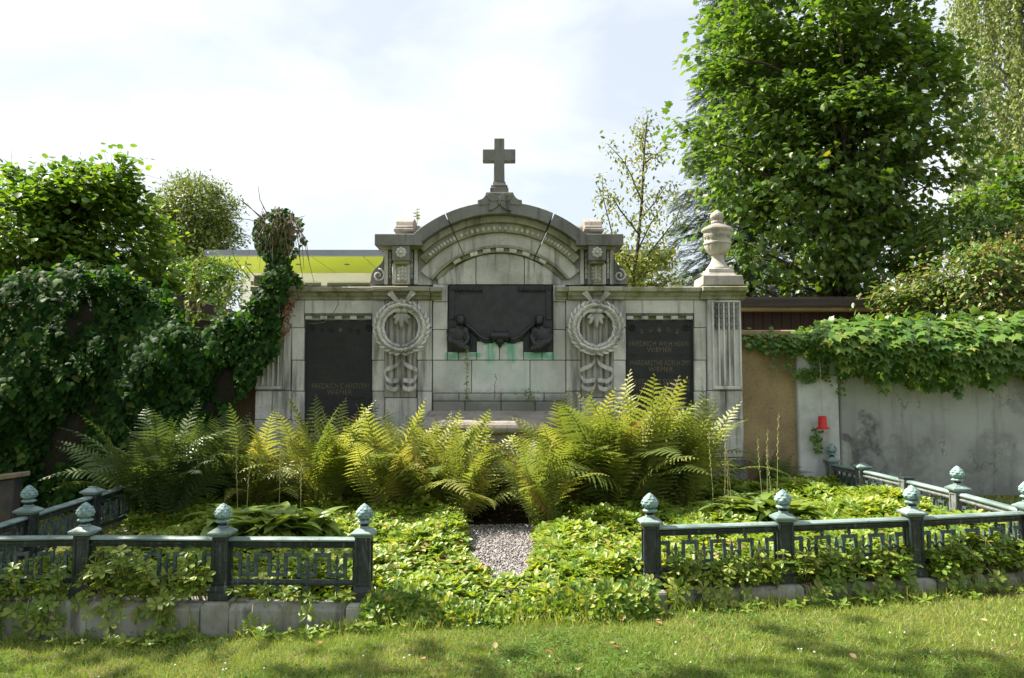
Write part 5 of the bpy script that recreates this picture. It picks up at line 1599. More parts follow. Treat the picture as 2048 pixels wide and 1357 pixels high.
# ivy climbing the left corner pilaster and the urn
def climb(n, poly, Y, dep=.12):
    pts = []
    while len(pts) < n:
        i = RNG.integers(0, len(poly)); (ax, ay, ar) = poly[i]
        a = RNG.uniform(0, 2*np.pi); rr = ar*math.sqrt(RNG.random())
        pts.append((ax+rr*math.cos(a), ay+rr*math.sin(a)))
    return np.array([at(a, b_, Y - RNG.random()*dep - .03) for a, b_ in pts])
spots = [(530,600,26),(515,640,28),(500,680,32),(520,620,30),(545,640,18),(500,720,26),(490,745,20),(550,585,24),(560,560,22),(535,560,16),(545,700,10),(478,700,30),(470,650,30),(560,545,16),(535,675,26),(520,710,22)]
P3 = climb(1700, spots, 8.90, .2)
P4 = climb(330, [(560,430,20),(545,440,16),(530,480,9),(530,510,12),(545,540,22),(570,545,18),(555,520,18),(585,560,14),(538,460,10)], 8.86, .08)
P4 = P4 + [0, .12, 0]
ux_ = X(560, 9.12, 500); uz_ = Z(571, 9.12)
nu_ = 620
ua = RNG.uniform(math.pi*.75, math.pi*2.25, nu_); uz = RNG.random(nu_)**1.0*.90
ur = np.interp(uz, [0,.10,.18,.3,.42,.6,.78,.9], [.26,.20,.11,.10,.20,.25,.21,.07])*RNG.uniform(.95,1.25,nu_)
keep = (np.cos(ua) < .25) | (RNG.random(nu_) < .42)
P5 = np.stack([ux_+ur*np.cos(ua), 9.12+ur*np.sin(ua), uz_+uz], 1)[keep]
m3 = len(P3)+len(P4)+len(P5)
P34 = np.concatenate([P3, P4, P5])
Yd3 = np.stack([RNG.normal(size=m3)*.5, -np.full(m3,.35), -np.ones(m3)+RNG.normal(size=m3)*.4], 1); N3 = np.stack([RNG.normal(size=m3)*.45, -np.ones(m3), .5+RNG.normal(size=m3)*.4], 1)
PA = np.concatenate([P, P2, P34]); YA_ = np.concatenate([Yd1, Yd2, Yd3]); NA = np.concatenate([N1, N2, N3])
SA = RNG.uniform(.045,.095,len(PA)); SA[n+nt:] *= .85
# the leaves that show largest become objects of their own
vis = (px > 0) & (px < 520) & (py < 960)
cand = np.where(vis)[0]
front = cand[np.argsort(yv[cand] - SA[cand]*6 + RNG.random(len(cand))*.25)][:300]
mask = np.ones(len(PA), bool); mask[front] = False
o = link('ivy_leaves', leaves_mesh('ivy_leaves', L_IVY, PA[mask], YA_[mask], NA[mask], SA[mask], LF_IVY), None, iv); o['kind'] = 'stuff'
one = leaves_mesh('leaf', L_IVY, np.zeros((1,3)), np.array([[0,1.,0]]), np.array([[0,0,1.]]), [1.0], LF_IVY, np.array([.0]))
leaf_objects('leaf', one, PA[front], YA_[front], NA[front], SA[front]*1.25, iv)
# woody core under the leaves
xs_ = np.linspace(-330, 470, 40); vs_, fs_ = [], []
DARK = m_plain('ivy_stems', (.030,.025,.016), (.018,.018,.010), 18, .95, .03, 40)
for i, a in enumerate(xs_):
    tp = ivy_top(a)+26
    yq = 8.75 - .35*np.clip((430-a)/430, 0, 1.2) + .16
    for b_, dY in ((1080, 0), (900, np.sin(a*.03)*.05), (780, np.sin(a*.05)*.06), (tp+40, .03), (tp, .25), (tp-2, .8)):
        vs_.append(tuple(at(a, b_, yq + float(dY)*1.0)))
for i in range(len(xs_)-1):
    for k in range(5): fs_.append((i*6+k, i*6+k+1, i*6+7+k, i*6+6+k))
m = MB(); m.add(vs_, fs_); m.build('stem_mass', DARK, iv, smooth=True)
# bare dry vines hanging from the overgrown urn
vr = root('dry_vines', tuple(at(560, 430, 9.1)), 'bare brown vine tangle hanging over the left urn', 'vine')
paths = []
for k in range(40):
    a0 = RNG.uniform(528, 588); b0 = RNG.uniform(420, 470)
    dx = RNG.normal()*15; ln = RNG.uniform(30, 85)
    q = [at(a0, b0, 8.85), at(a0+dx*.5, b0-8+RNG.normal()*6, 8.78), at(a0+dx, b0+ln*.4, 8.76), at(a0+dx*1.15+RNG.normal()*8, b0+ln, 8.8)]
    paths.append((np.array([tuple(p) for p in q]), np.array([.005,.004,.0035,.002])))
for q in ([(575,430),(600,450),(612,500),(628,565)], [(580,440),(595,470),(600,520),(606,560)], [(585,435),(603,470),(608,540)], [(590,445),(612,480),(618,520)], [(535,430),(520,400),(516,372)], [(530,440),(505,420),(480,400)], [(528,450),(500,440),(470,436)], [(525,440),(495,410),(478,398)],
          [(500,560),(470,520),(455,470)], [(515,560),(490,530),(500,500)], [(585,440),(610,432)], [(590,455),(606,458)], [(560,590),(610,578),(640,590)], [(600,575),(660,572),(677,580),(676,610),(662,636),(648,645),(625,648),(615,645)], [(690,576),(740,580),(800,577)]):
    q = np.array([tuple(at(a, b_, 8.83)) for a, b_ in q]); paths.append((q, np.linspace(.006,.0028,len(q))))
link('vine_stems', tubes_mesh('vine_stems', paths, TWIG, 4), None, vr)
# brown withered leaves where the ivy meets the pilaster
n = 420
P = climb(n, [(575,625,12),(570,650,14),(560,665,12),(580,605,10)], 8.9, .06)
o = link('withered_leaves', leaves_mesh('withered_leaves', L_SMALL, P, RNG.normal(size=(n,3))*.6+[0,0,-1], RNG.normal(size=(n,3)), RNG.uniform(.02,.05,n), LF_DEAD), None, vr); o['kind'] = 'stuff'
# weeds against the sky above the ivy
for k, (q, lab) in enumerate((([(372,640),(385,560),(405,500)], 'left'), ([(395,640),(402,590),(398,560)], 'middle'), ([(440,645),(455,590),(465,560)], 'right'))):
    r = root('tall_weed', tuple(at(q[0][0], q[0][1], 9.4)), 'tall thin yellowish weed above the ivy, %s of three' % lab, 'weed', 'weeds above the ivy')
    pp_ = np.array([tuple(at(a, b_, 9.4)) for a, b_ in q])
    link('stem', tubes_mesh('stem', [(pp_, np.linspace(.008,.003,3))], STALK, 4), None, r)
    n = 90; t = RNG.random(n)*2; i = np.minimum(t.astype(int), 1); P = pp_[i]+(pp_[i+1]-pp_[i])*(t-i)[:,None] + RNG.normal(size=(n,3))*.03
    o = link('weed_leaves', leaves_mesh('weed_leaves', L_OVAL, P, RNG.normal(size=(n,3))*.8+[0,0,-.5], RNG.normal(size=(n,3))*.5+[0,0,1], RNG.uniform(.05,.1,n), LF_LIND), None, r); o['kind'] = 'stuff'

# -- Boston ivy on the right wall
bo = root('boston_ivy', (6.0, 9.2, 2.2), 'bright green broad-leaved creeper draped over the top of the right wall', 'creeper')
n = 2300
px = RNG.uniform(1490, 2330, n)
tpy = np.interp(px, [1485,1560,1620,1650,1700,1780,1900,2048,2330], [668,668,664,650,642,636,642,634,625])
bty = np.interp(px, [1485,1530,1580,1600,1640,1670,1690,1760,1850,1930,1990,2048,2330], [694,700,712,700,712,716,738,752,762,768,752,742,740])
bty = bty + (10*np.sin(px*.083)+8*np.sin(px*.21+1)+5*np.sin(px*.47))*np.interp(px,[1600,1680],[.3,1])
t = RNG.random(n)
py = tpy + (bty-tpy)*t
wgt = np.interp(px, [1490,1620,1660], [.0,.15,.45])
yv = 9.10 - wgt*np.sin(np.pi*np.clip(t*.8+.15,0,1)) - RNG.random(n)*.06 + np.where(RNG.random(n) < .35, .16, 0)
P = np.array([at(a, b_, Y) for a, b_, Y in zip(px, py, yv)])
Yd = np.stack([RNG.normal(size=n)*.35, -.45+RNG.normal(size=n)*.2-(1-t)*.6, -.4-t*.7+RNG.normal(size=n)*.2], 1)
N_ = np.stack([RNG.normal(size=n)*.3, -.75+RNG.normal(size=n)*.2, .95-.5*t+RNG.normal(size=n)*.2], 1)
S_ = np.interp(px, [1490,1610,1660], [.055,.065,.125])*RNG.uniform(.7,1.2,n)
# top layer reaching back over the coping, small trailing shoots
nt = 900
px2 = RNG.uniform(1490, 2330, nt); Y2 = 9.05+RNG.random(nt)*.6
z2 = np.array([at(a, b_, 9.1).z for a, b_ in zip(px2, np.interp(px2, [1485,1620,1650,1780,2330], [670,668,652,640,630]))]) + RNG.normal(size=nt)*.04
P2 = np.stack([(px2-CX)/F_PX*9.1, Y2, z2], 1)
tr = [(1650,650,1652,765,90,.035),(1590,690,1572,735,40,.04),(1620,745,1600,750,90,.045),(1655,740,1610,762,70,.04),(1678,735,1680,790,26,.035),(1560,690,1545,740,24,.035),(1600,735,1590,755,30,.04),(1632,870,1636,905,34,.04),(1628,858,1632,880,16,.035),(1620,700,1640,745,40,.05)]
P3, S3 = [], []
for a0, b0, a1, b1, k, s in tr:
    q = RNG.random(k)
    P3 += [tuple(at(a0+(a1-a0)*u+RNG.normal()*5, b0+(b1-b0)*u+RNG.normal()*4, 9.02)) for u in q]; S3 += [s]*k
P3 = np.array(P3); S3 = np.array(S3)
PA = np.concatenate([P, P2, P3]); k3 = len(P2)+len(P3)
YA_ = np.concatenate([Yd, RNG.normal(size=(len(P2),3))*.6+[0,-.6,-.15], RNG.normal(size=(len(P3),3))*.5+[0,-.3,-.8]])
NA = np.concatenate([N_, RNG.normal(size=(len(P2),3))*.35+[0,-.3,1], RNG.normal(size=(len(P3),3))*.4+[0,-1,.5]])
SA = np.concatenate([S_, RNG.uniform(.06,.12,len(P2))*np.interp(px2,[1490,1640,1680],[.6,.7,1]), S3])
cand = np.where((px > 1500) & (px < 2044))[0]
front = cand[np.argsort(yv[cand] - SA[cand]*2)][:300]
mask = np.ones(len(PA), bool); mask[front] = False
o = link('creeper_leaves', leaves_mesh('creeper_leaves', L_BOSTON, PA[mask], YA_[mask], NA[mask], SA[mask], LF_BOST), None, bo); o['kind'] = 'stuff'
one = leaves_mesh('leaf', L_BOSTON, np.zeros((1,3)), np.array([[0,1.,0]]), np.array([[0,0,1.]]), [1.0], LF_BOST, np.array([.0]))
leaf_objects('leaf', one, PA[front], YA_[front], NA[front], SA[front], bo)
st = []
for a0, b0, a1, b1, k, s in tr: st.append((np.array([tuple(at(a0,b0,9.04)), tuple(at((a0+a1)/2+2,(b0+b1)/2,9.03)), tuple(at(a1,b1,9.04))]), np.array([.005,.004,.002])))
for k in range(26):
    a = RNG.uniform(1500, 2300); st.append((np.array([tuple(at(a,664,9.08)), tuple(at(a+12,690,9.0)), tuple(at(a+RNG.normal()*20,720,9.05))]), np.array([.008,.006,.003])))
link('creeper_stems', tubes_mesh('creeper_stems', st, TWIG, 4), None, bo)['kind'] = 'stuff'

# ------------------------------------------------------------------ ground cover
def in_bed(x, y):
    yl = np.interp(x, [p[0] for p in FL[::-1]] + [p[0] for p in FR], [p[1] for p in FL[::-1]] + [p[1] for p in FR])
    ok = (x > -3.6) & (x < 3.72) & (y > yl - .02) & (y < 8.9)
    l_, r_ = path_edges(y)
    on_path = (y > 5.85) & (x > l_) & (x < r_)
    return ok & ~on_path
def rosettes(P, up, nleaf, rad, rng_scale, mat, tmpl, name, parent=None, spread=.75):
    """leaf whorls: P points, up directions"""
    n = len(P)
    k = np.repeat(np.arange(n), nleaf)
    a = np.tile(np.arange(nleaf)*2*np.pi/nleaf, n) + np.repeat(RNG.uniform(0,6.28,n), nleaf) + RNG.normal(size=n*nleaf)*.18
    U = nrmz(up)[k]
    e1 = nrmz(np.cross(U, np.array([.3,.9,.1]))); e2 = np.cross(U, e1)
    rd = e1*np.cos(a)[:,None] + e2*np.sin(a)[:,None]
    lift = RNG.normal(size=len(k))*.28 + spread*.42
    Yd = rd + U*lift[:,None]
    N_ = U*1.0 - rd*lift[:,None]*.8 + RNG.normal(size=(len(k),3))*.12
    S_ = rad*RNG.uniform(.75,1.2,len(k))*np.repeat(RNG.uniform(*rng_scale, n), nleaf)
    rn = (np.repeat(RNG.random(n), nleaf)*.75 + RNG.random(len(k))*.25)
    return leaves_mesh(name, tmpl, P[k] + rd*.004, Yd, N_, S_, mat, rn)
n = 27000
x = RNG.uniform(-3.6, 3.72, n); y = 5.2 + 3.7*RNG.random(n)**1.15
ok = in_bed(x, y); x, y = x[ok], y[ok]
bump = .05*np.sin(x*3.1+y*2.2)+.04*np.sin(x*5.3-y*4.1+1) + .03*np.sin(x*9+y*7)
edge = np.clip((y-5.25)/.25, .35, 1)
l_, r_ = path_edges(y); dp = np.where(y > 6.0, np.minimum(np.abs(x-l_), np.abs(x-r_)), 1.0)
hh = (.145+bump)*np.clip(dp/.25+.45, .45, 1)*edge
hh *= np.where(np.abs(x) < .9, 1.0, .85)
hh *= np.where(y < 6.5, np.clip(np.abs(x+.03)/.55, .18, 1), 1.0)
hh += .10*np.clip((x-2.2)/1.0, 0, 1)
z = bed_z(x, y) + hh - (RNG.random(len(x))**1.6)*.11
P = np.stack([x, y, z], 1)
up = np.stack([RNG.normal(size=len(x))*.25, -.12+RNG.normal(size=len(x))*.25, np.ones(len(x))], 1)
gc = root('ground_cover', (0, 6.8, .3), 'bright green leafy ground cover filling the bed inside the fence', 'ground cover', kind='stuff')
link('leaf_whorls', rosettes(P, up, 7, .058, (.6,1.35), LF_PACHY, L_PACHY, 'leaf_whorls'), None, gc)
sel = RNG.permutation(len(P))[:2600]
link('stems', tubes_mesh('stems', [(np.array([[P[i,0],P[i,1],float(bed_z(P[i,0],P[i,1]))-.01], P[i]]), np.array([.004,.003])) for i in sel], STALK, 3), None, gc)
# front skirt of the ground cover in the opening, hanging down to the lawn
n = 800
x = RNG.uniform(-.95, .92, n); t = RNG.random(n)
y = 5.22 + .05*np.sin(x*7) - .16*np.sqrt(1-(1-t)**2)*.9 + .08
z = lawn_z(x) + .02 + .17*(1-t)*np.clip(np.abs(x+.03)/.6, .22, 1)
link('front_skirt', rosettes(np.stack([x,y-.02,z],1), np.stack([RNG.normal(size=n)*.3, -.8+RNG.normal(size=n)*.25, .8-t*.5], 1), 7, .058, (.8,1.2), LF_PACHY, L_PACHY, 'front_skirt'), None, gc)
# shoots that grow through and over the fence, one clump for each bay
def shoot_clump(label, p0, p1, n, hmax, hang, side=-1):
    p0, p1 = np.array(p0), np.array(p1)
    c = (p0+p1)/2
    r = root('leafy_shoots', tuple(c), label, 'plant', 'shoots growing through the front fence')
    d = p1-p0; u = d[:2]/np.linalg.norm(d[:2]); nv = np.array([u[1], -u[0]])
    heads, ups, st = [], [], []
    for i in range(n):
        t = RNG.uniform(.07, .93)
        b0 = p0 + d*t
        f = RNG.random()
        if f < hang:    # hanging over the kerb
            q = b0 + np.array([*(nv*RNG.uniform(.12,.2)), 0]); q[2] = b0[2] + RNG.uniform(-.17, .04)
            upv = np.array([nv[0]*.9, nv[1]*.9, .55])
        else:
            q = b0 + np.array([*(nv*RNG.uniform(.02,.14)), 0]); q[2] = b0[2] + RNG.uniform(.03, hmax)*RNG.uniform(.5,1)
            upv = np.array([nv[0]*.35, nv[1]*.35, 1.0])
        q[:2] += RNG.normal(size=2)*.02
        mid = (b0+q)/2 + np.array([nv[0]*.05, nv[1]*.05, .05])
        st.append((np.array([b0-[0,0,.02], mid, q]), np.array([.004,.0035,.003])))
        heads.append(q); ups.append(upv+RNG.normal(size=3)*.2)
        if f >= hang and q[2]-b0[2] > .12:
            heads.append(q-[0,0,.06]); ups.append(upv+RNG.normal(size=3)*.3)
    o = link('leaf_whorls', rosettes(np.array(heads), np.array(ups), 7, .056, (.75,1.25), LF_PACHY2, L_PACHY, 'leaf_whorls', spread=.3), None, r); o['kind'] = 'stuff'
    link('stems', tubes_mesh('stems', st, STALK, 3), None, r)['kind'] = 'stuff'
shoot_clump('few leafy shoots by the kerb in the bay left of the opening', FL[1], FL[0], 16, .12, .25)
shoot_clump('tall leafy shoots covering the middle bay of the left front fence', FL[2], FL[1], 90, .34, .25)
shoot_clump('leafy shoots spilling over the kerb in the leftmost front bay', FL[3], FL[2], 85, .26, .5)
shoot_clump('leafy shoots in the bay just right of the opening', FR[0], FR[1], 100, .24, .25)
shoot_clump('leafy shoots in the middle bay of the right front fence', FR[1], FR[2], 110, .26, .3)
shoot_clump('leafy shoots in the rightmost front bay', FR[2], FR[3], 115, .30, .3)

# ------------------------------------------------------------------ ferns
def frond_mesh(name, mat, e0, e1, L=1.0, npair=27, seed=0, wide=.19, fwd=.40):
    rg = np.random.default_rng(seed)
    ns = 24
    s = np.linspace(0, 1, ns)
    el = np.radians(e0 + (e1-e0)*s**1.5)
    dy, dz = np.cos(el)/ns*L, np.sin(el)/ns*L
    Yc, Zc = np.concatenate([[0], np.cumsum(dy)[:-1]]), np.concatenate([[0], np.cumsum(dz)[:-1]])
    twist = rg.uniform(-.10,.10)
    Xc = twist*s**2*L
    V, T = [], []
    # midrib
    for i in range(ns):
        r_ = .0055*(1-s[i]*.8)
        V += [(Xc[i]-r_, Yc[i], Zc[i]), (Xc[i]+r_, Yc[i], Zc[i]), (Xc[i], Yc[i], Zc[i]+r_)]
    for i in range(ns-1):
        for a, b_ in ((0,1),(1,2),(2,0)):
            T += [(i*3+a, i*3+b_, i*3+3+b_), (i*3+a, i*3+3+b_, i*3+3+a)]
    for k in range(npair):
        f = .10 + .885*(k/(npair-1))
        prof = min(1, (f/.42))**.8 if f < .42 else max(.04, 1-((f-.42)/.58)**1.6)
        for sd in (-1, 1):
            ff = min(.998, f + (.008 if sd > 0 else 0))
            x0, y0, z0 = np.interp(ff, s, Xc), np.interp(ff, s, Yc), np.interp(ff, s, Zc)
            e = np.interp(ff, s, el)
            tang = np.array([0, np.cos(e), np.sin(e)]); nrm = np.array([0, -np.sin(e), np.cos(e)])
            ln = wide*L*prof*rg.uniform(.88,1.1)
            dirv = np.array([sd,0,0])*1.0 + tang*(fwd+rg.normal()*.06) + nrm*(.12+rg.normal()*.08)
            dirv /= np.linalg.norm(dirv)
            wv = np.cross(nrm, dirv); wv /= np.linalg.norm(wv)
            w0 = .0165*L*(.5+.5*prof)
            nsg = 5
            i0 = len(V)
            for j in range(nsg+1):
                u = j/nsg
                c = np.array([x0,y0,z0]) + dirv*ln*u - nrm*ln*.22*u*u
                w = w0*(1-u**1.7)*(1.0)
                V += [tuple(c + wv*w - nrm*w*.25 + dirv*ln*.04), tuple(c), tuple(c - wv*w - nrm*w*.25 + dirv*ln*.04)]
                if j < nsg:                       # notch between the lobes
                    c2 = np.array([x0,y0,z0]) + dirv*ln*(u+.5/nsg) - nrm*ln*.22*(u+.5/nsg)**2
                    w2 = w*.45
                    V += [tuple(c2 + wv*w2), tuple(c2), tuple(c2 - wv*w2)]
            rows = nsg*2+1
            for j in range(rows-1):
                a = i0+j*3
                T += [(a,a+1,a+4),(a,a+4,a+3),(a+1,a+2,a+5),(a+1,a+5,a+4)]
    V = np.array(V); T = np.array(T)
    return raw_mesh(name, V, T, mat, np.full(len(T), .0))
FR_L = [frond_mesh('frond', LF_FERN, e0, e1, 1.0, seed=i) for i, (e0, e1) in enumerate(((84,45),(79,15),(71,-15),(62,-32),(84,60),(52,-45)))]
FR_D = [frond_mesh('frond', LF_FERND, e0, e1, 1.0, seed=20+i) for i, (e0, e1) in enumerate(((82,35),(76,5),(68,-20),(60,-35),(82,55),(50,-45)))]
def fern(label, x, y, n, Lr, meshes, lean=0.0, spread=.12, azr=None, group='ferns before the monument'):
    z = float(bed_z(x, y))
    r = root('fern', (x, y, z), label, 'fern', group)
    for i in range(n):
        az = (2*math.pi*i/n + random.uniform(-.3,.3)) if azr is None else random.uniform(*azr)
        me = meshes[random.choice((0,1,1,2,2,3,3,4,5) if i % 2 else (0,0,1,1,2,4,4))]
        L = random.uniform(*Lr)
        M_ = Matrix.Translation((x + random.uniform(-spread,spread), y + random.uniform(-spread,spread)*.7, z+.02)) @ Matrix.Rotation(lean, 4, 'Y') @ Matrix.Rotation(az, 4, 'Z') @ Matrix.Rotation(random.uniform(-.45,.45), 4, 'Y') @ Matrix.Diagonal((L*random.uniform(.8,1.15),L,L,1))
        inst('frond', me, M_, r)
    return r
def gx_(px, Y): return (px-CX)/F_PX*Y
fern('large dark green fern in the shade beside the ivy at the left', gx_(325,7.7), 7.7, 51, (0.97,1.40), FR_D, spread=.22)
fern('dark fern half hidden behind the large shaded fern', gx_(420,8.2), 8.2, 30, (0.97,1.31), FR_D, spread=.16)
fern('thin yellow-green fern below the fluted left pilaster', gx_(520,8.1), 8.1, 22, (0.83,1.26), FR_L, spread=.12)
fern('yellow-green fern in front of the left tablet', gx_(655,8.2), 8.2, 37, (1.04,1.41), FR_L, spread=.16)
fern('broad yellow-green fern below the left wreath', gx_(800,7.9), 7.9, 44, (0.99,1.34), FR_L, spread=.18)
fern('fern leaning over the left end of the stone bench', gx_(890,7.9), 7.9, 34, (0.94,1.26), FR_L, lean=.10, spread=.14)
fern('low fern with fronds arching right over the path', gx_(925,7.6), 7.6, 20, (0.77,1.10), FR_L, lean=.35, spread=.1)
fern('tall fern right of the stone bench, below the right wreath', gx_(1150,8.0), 8.0, 44, (1.04,1.43), FR_L, spread=.18)
fern('tallest bright fern in front of the right tablet', gx_(1255,7.8), 7.8, 57, (1.16,1.59), FR_L, spread=.22)
fern('bright fern spreading toward the right corner pilaster', gx_(1345,7.9), 7.9, 40, (1.04,1.43), FR_L, lean=.15, spread=.16)
fern('low fern spreading over the path from the right', gx_(1085,7.35), 7.35, 22, (0.77,1.04), FR_L, lean=-.25, spread=.12)
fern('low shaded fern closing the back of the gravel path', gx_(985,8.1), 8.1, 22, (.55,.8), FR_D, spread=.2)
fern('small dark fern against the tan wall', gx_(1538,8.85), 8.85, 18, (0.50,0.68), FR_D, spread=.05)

# ------------------------------------------------------------------ hostas with flower stalks
def hosta_leaf():
    V, T = [], []
    ns = 7
    for i in range(ns+1):
        u = i/ns
        w = .19*math.sin(math.pi*min(1, u**.75*1.0))**.9 if 0 < u < 1 else .012
        z = .55*u - .75*u*u
        V += [(-w, u, z+w*.35), (0, u, z), (w, u, z+w*.35)]
    for i in range(ns):
        a = i*3
        T += [(a,a+1,a+4),(a,a+4,a+3),(a+1,a+2,a+5),(a+1,a+5,a+4)]
    return raw_mesh('leaf', np.array(V), np.array(T), LF_HOSTA, np.zeros(len(T)), smooth=True)
HL = hosta_leaf()
stk = MB(); stk.tube([(0,0,0),(.01,0,.3),(.0,.008,.62),(-.004,0,.95)], [.005,.0045,.0035,.002], 5)
for k in range(14):
    a = k*2.4; z = .52+.03*k
    stk.ell((.012*math.cos(a), .012*math.sin(a), z), (.007,.007,.016), 6, 5)
stk_me = stk.mesh('flower_stalk'); stk_me.materials.append(STALK)
def hosta(label, x, y, n, Lr, stalks):
    z = float(bed_z(x, y))+.17
    r = root('hosta', (x, y, z), label, 'hosta', 'hostas in the bed')
    for i in range(n):
        az = random.uniform(0, 6.28); L = random.uniform(*Lr)
        M_ = Matrix.Translation((x+random.uniform(-.16,.16), y+random.uniform(-.12,.12), z)) @ Matrix.Rotation(az, 4, 'Z') @ Matrix.Rotation(random.uniform(-.05,.8), 4, 'X') @ Matrix.Diagonal((L*random.uniform(.85,1.2),L,L,1))
        inst('leaf', HL, M_, r)
    for sx, sy, h in stalks:
        inst('flower_stalk', stk_me, Matrix.Translation((sx, sy, z)) @ Matrix.Rotation(random.uniform(-.06,.06), 4, 'Y') @ Matrix.Diagonal((.55,.55,h,1)), r)
    return r
def st_(*l, Y=6.9): return [(gx_(a, Y), Y, h) for a, h in l]
hosta('hosta with pale flower stalks at the left, leaves under the left fern', gx_(480,6.9), 6.9, 58, (0.26,0.38), st_((482,.80),(497,.72)))
hosta('broad hosta with light green leaves in the left bed', gx_(545,6.7), 6.7, 76, (0.26,0.40), st_((562,.80),(605,.66)))
hosta('small hosta at the right end of the left hosta group', gx_(620,6.8), 6.8, 54, (0.22,0.35), [])
hosta('sunlit hosta with tall dry stalks in the right bed', gx_(1470,7.0), 7.0, 58, (0.24,0.35), st_((1422,.78),(1442,.85),(1450,.62),(1458,.70), Y=7.0))
hosta('sunlit hosta behind the middle post of the right front fence', gx_(1555,6.9), 6.9, 54, (0.22,0.33), st_((1518,.72),(1526,.80),(1537,.62),(1545,.95), Y=7.1))
# slender weed growing before the centre of the monument
for k, (pxw, lab) in enumerate(((933, 'slender weed growing from the bench ledge below the bronze panel'), (1058, 'small dry weed on the bench ledge at the right'))):
    h = .62 if k == 0 else .16
    bx, bz = xz(pxw, 806, 8.9)
    r = root('slender_weed', (bx, 8.9, bz-.02), lab, 'weed')
    pp_ = np.array([[bx,8.9,bz-.02],[bx+.005,8.9,bz+h*.5],[bx+.01,8.89,bz+h]])
    link('stem', tubes_mesh('stem', [(pp_, np.array([.004,.003,.002]))], STALK, 4), None, r)
    n = 70 if k == 0 else 60; t = RNG.random(n)*h
    P = np.stack([bx+RNG.normal(size=n)*(.012 if k == 0 else .05), 8.9+RNG.normal(size=n)*.015, bz+t], 1)
    o = link('weed_leaves', leaves_mesh('weed_leaves', L_SMALL, P, RNG.normal(size=(n,3))+[0,0,.3], RNG.normal(size=(n,3)), RNG.uniform(.02,.04,n), LF_LIND), None, r); o['kind'] = 'stuff'
# seedling on the roof of the monument
bx, bz = xz(834, 440, 9.2)
r = root('roof_seedling', (bx, 9.2, bz-.02), 'tiny maple seedling sprouting on the left roof bolster', 'seedling')
link('stem', tubes_mesh('stem', [(np.array([[bx,9.2,bz-.06],[bx+.005,9.2,bz+.05],[bx,9.2,bz+.12]]), np.array([.004,.003,.002]))], STALK, 4), None, r)
for k in range(9):
    d = Vector((math.cos(k*2.1), math.sin(k*2.1), .2))
    Mx = Matrix.Translation((bx+d.x*.01, 9.2+d.y*.01, bz+.03+.012*k)) @ Matrix.Rotation(k*2.1, 4, 'Z') @ Matrix.Rotation(random.uniform(-.6,.2), 4, 'X') @ Matrix.Diagonal((.06,.06,.06,1))
    inst('leaf', HL if False else bpy.data.meshes['crown_leaf'] if 'crown_leaf' in bpy.data.meshes else leaves_mesh('crown_leaf', L_MAPLE, np.zeros((1,3)), np.array([[0,1.,0]]), np.array([[0,0,1.]]), [1.0], LF_BIRCH, np.array([.5])), Mx, r)

# ------------------------------------------------------------------ lawn
def lawn_pts(n, y0=3.1, y1=5.45):
    x = RNG.uniform(-5.2, 5.2, n); y = RNG.uniform(y0, y1, n)
    yl = np.interp(x, [-6]+[p[0] for p in FL[::-1]] + [p[0] for p in FR]+[6], [5.2]+[p[1]-.13 for p in FL[::-1]] + [p[1]-.13 for p in FR]+[5.8])
    ok = y < yl
    return x[ok], y[ok]
x, y = lawn_pts(190000)
n = len(x)
patch = np.sin(x*1.7+y*2.3)+np.sin(x*3.9-y*1.1+2)*.7+np.sin(y*6+x*.6)*.5
rn = np.clip(.34 + .22*patch/1.5 + RNG.normal(size=n)*.22 + np.clip((y-4.7)*.35, -.2, .3), 0, .999)
P = np.stack([x, y, lawn_z(x)], 1)
tb = ([(-.055,0,0),(.055,0,0),(.0,1,.25)], [(0,1,2)])
Yd = np.stack([RNG.normal(size=n)*.55, RNG.normal(size=n)*.55, np.ones(n)*.8], 1)
ln_ = RNG.uniform(.022,.05,n)
V0 = leaves_mesh('blades', tb, P, Yd, RNG.normal(size=(n,3))*.6+[0,-1,.3], ln_, LF_GRASS, rn)
gr = root('grass', (0, 4.4, .1), 'short mown grass of the lawn in the foreground', 'grass', kind='stuff')
link('blades', V0, None, gr)
n = 60000
x = np.concatenate([RNG.uniform(3.95, 7.2, n//2), RNG.uniform(-7.2, -3.85, n//2)]); y = RNG.uniform(4.9, 9.1, n)
P = np.stack([x, y, ground_z(x, y)], 1)
link('blades', leaves_mesh('blades', tb, P, np.stack([RNG.normal(size=n)*.55, RNG.normal(size=n)*.55, np.ones(n)*.8], 1), RNG.normal(size=(n,3))*.6+[0,-1,.3], RNG.uniform(.03,.06,n), LF_GRASS, np.clip(.35+RNG.normal(size=n)*.25, 0, .999)), None, gr)
# clover and low weeds
x, y = lawn_pts(26000, 3.1, 5.4)
pw_ = np.sin(x*2.6+1)*np.sin(y*3.1+x) + RNG.normal(size=len(x))*.5 + (4.75-y)*.55
ok = pw_ > .55; x, y = x[ok], y[ok]
P = np.stack([x, y, lawn_z(x)+RNG.uniform(.012,.035,len(x))], 1)
link('clover', rosettes(P, np.tile([0,-.1,1.], (len(P),1))+RNG.normal(size=P.shape)*.2, 3, .015, (.7,1.3), LF_CLOV, L_ROUND, 'clover', spread=.2), None, gr)
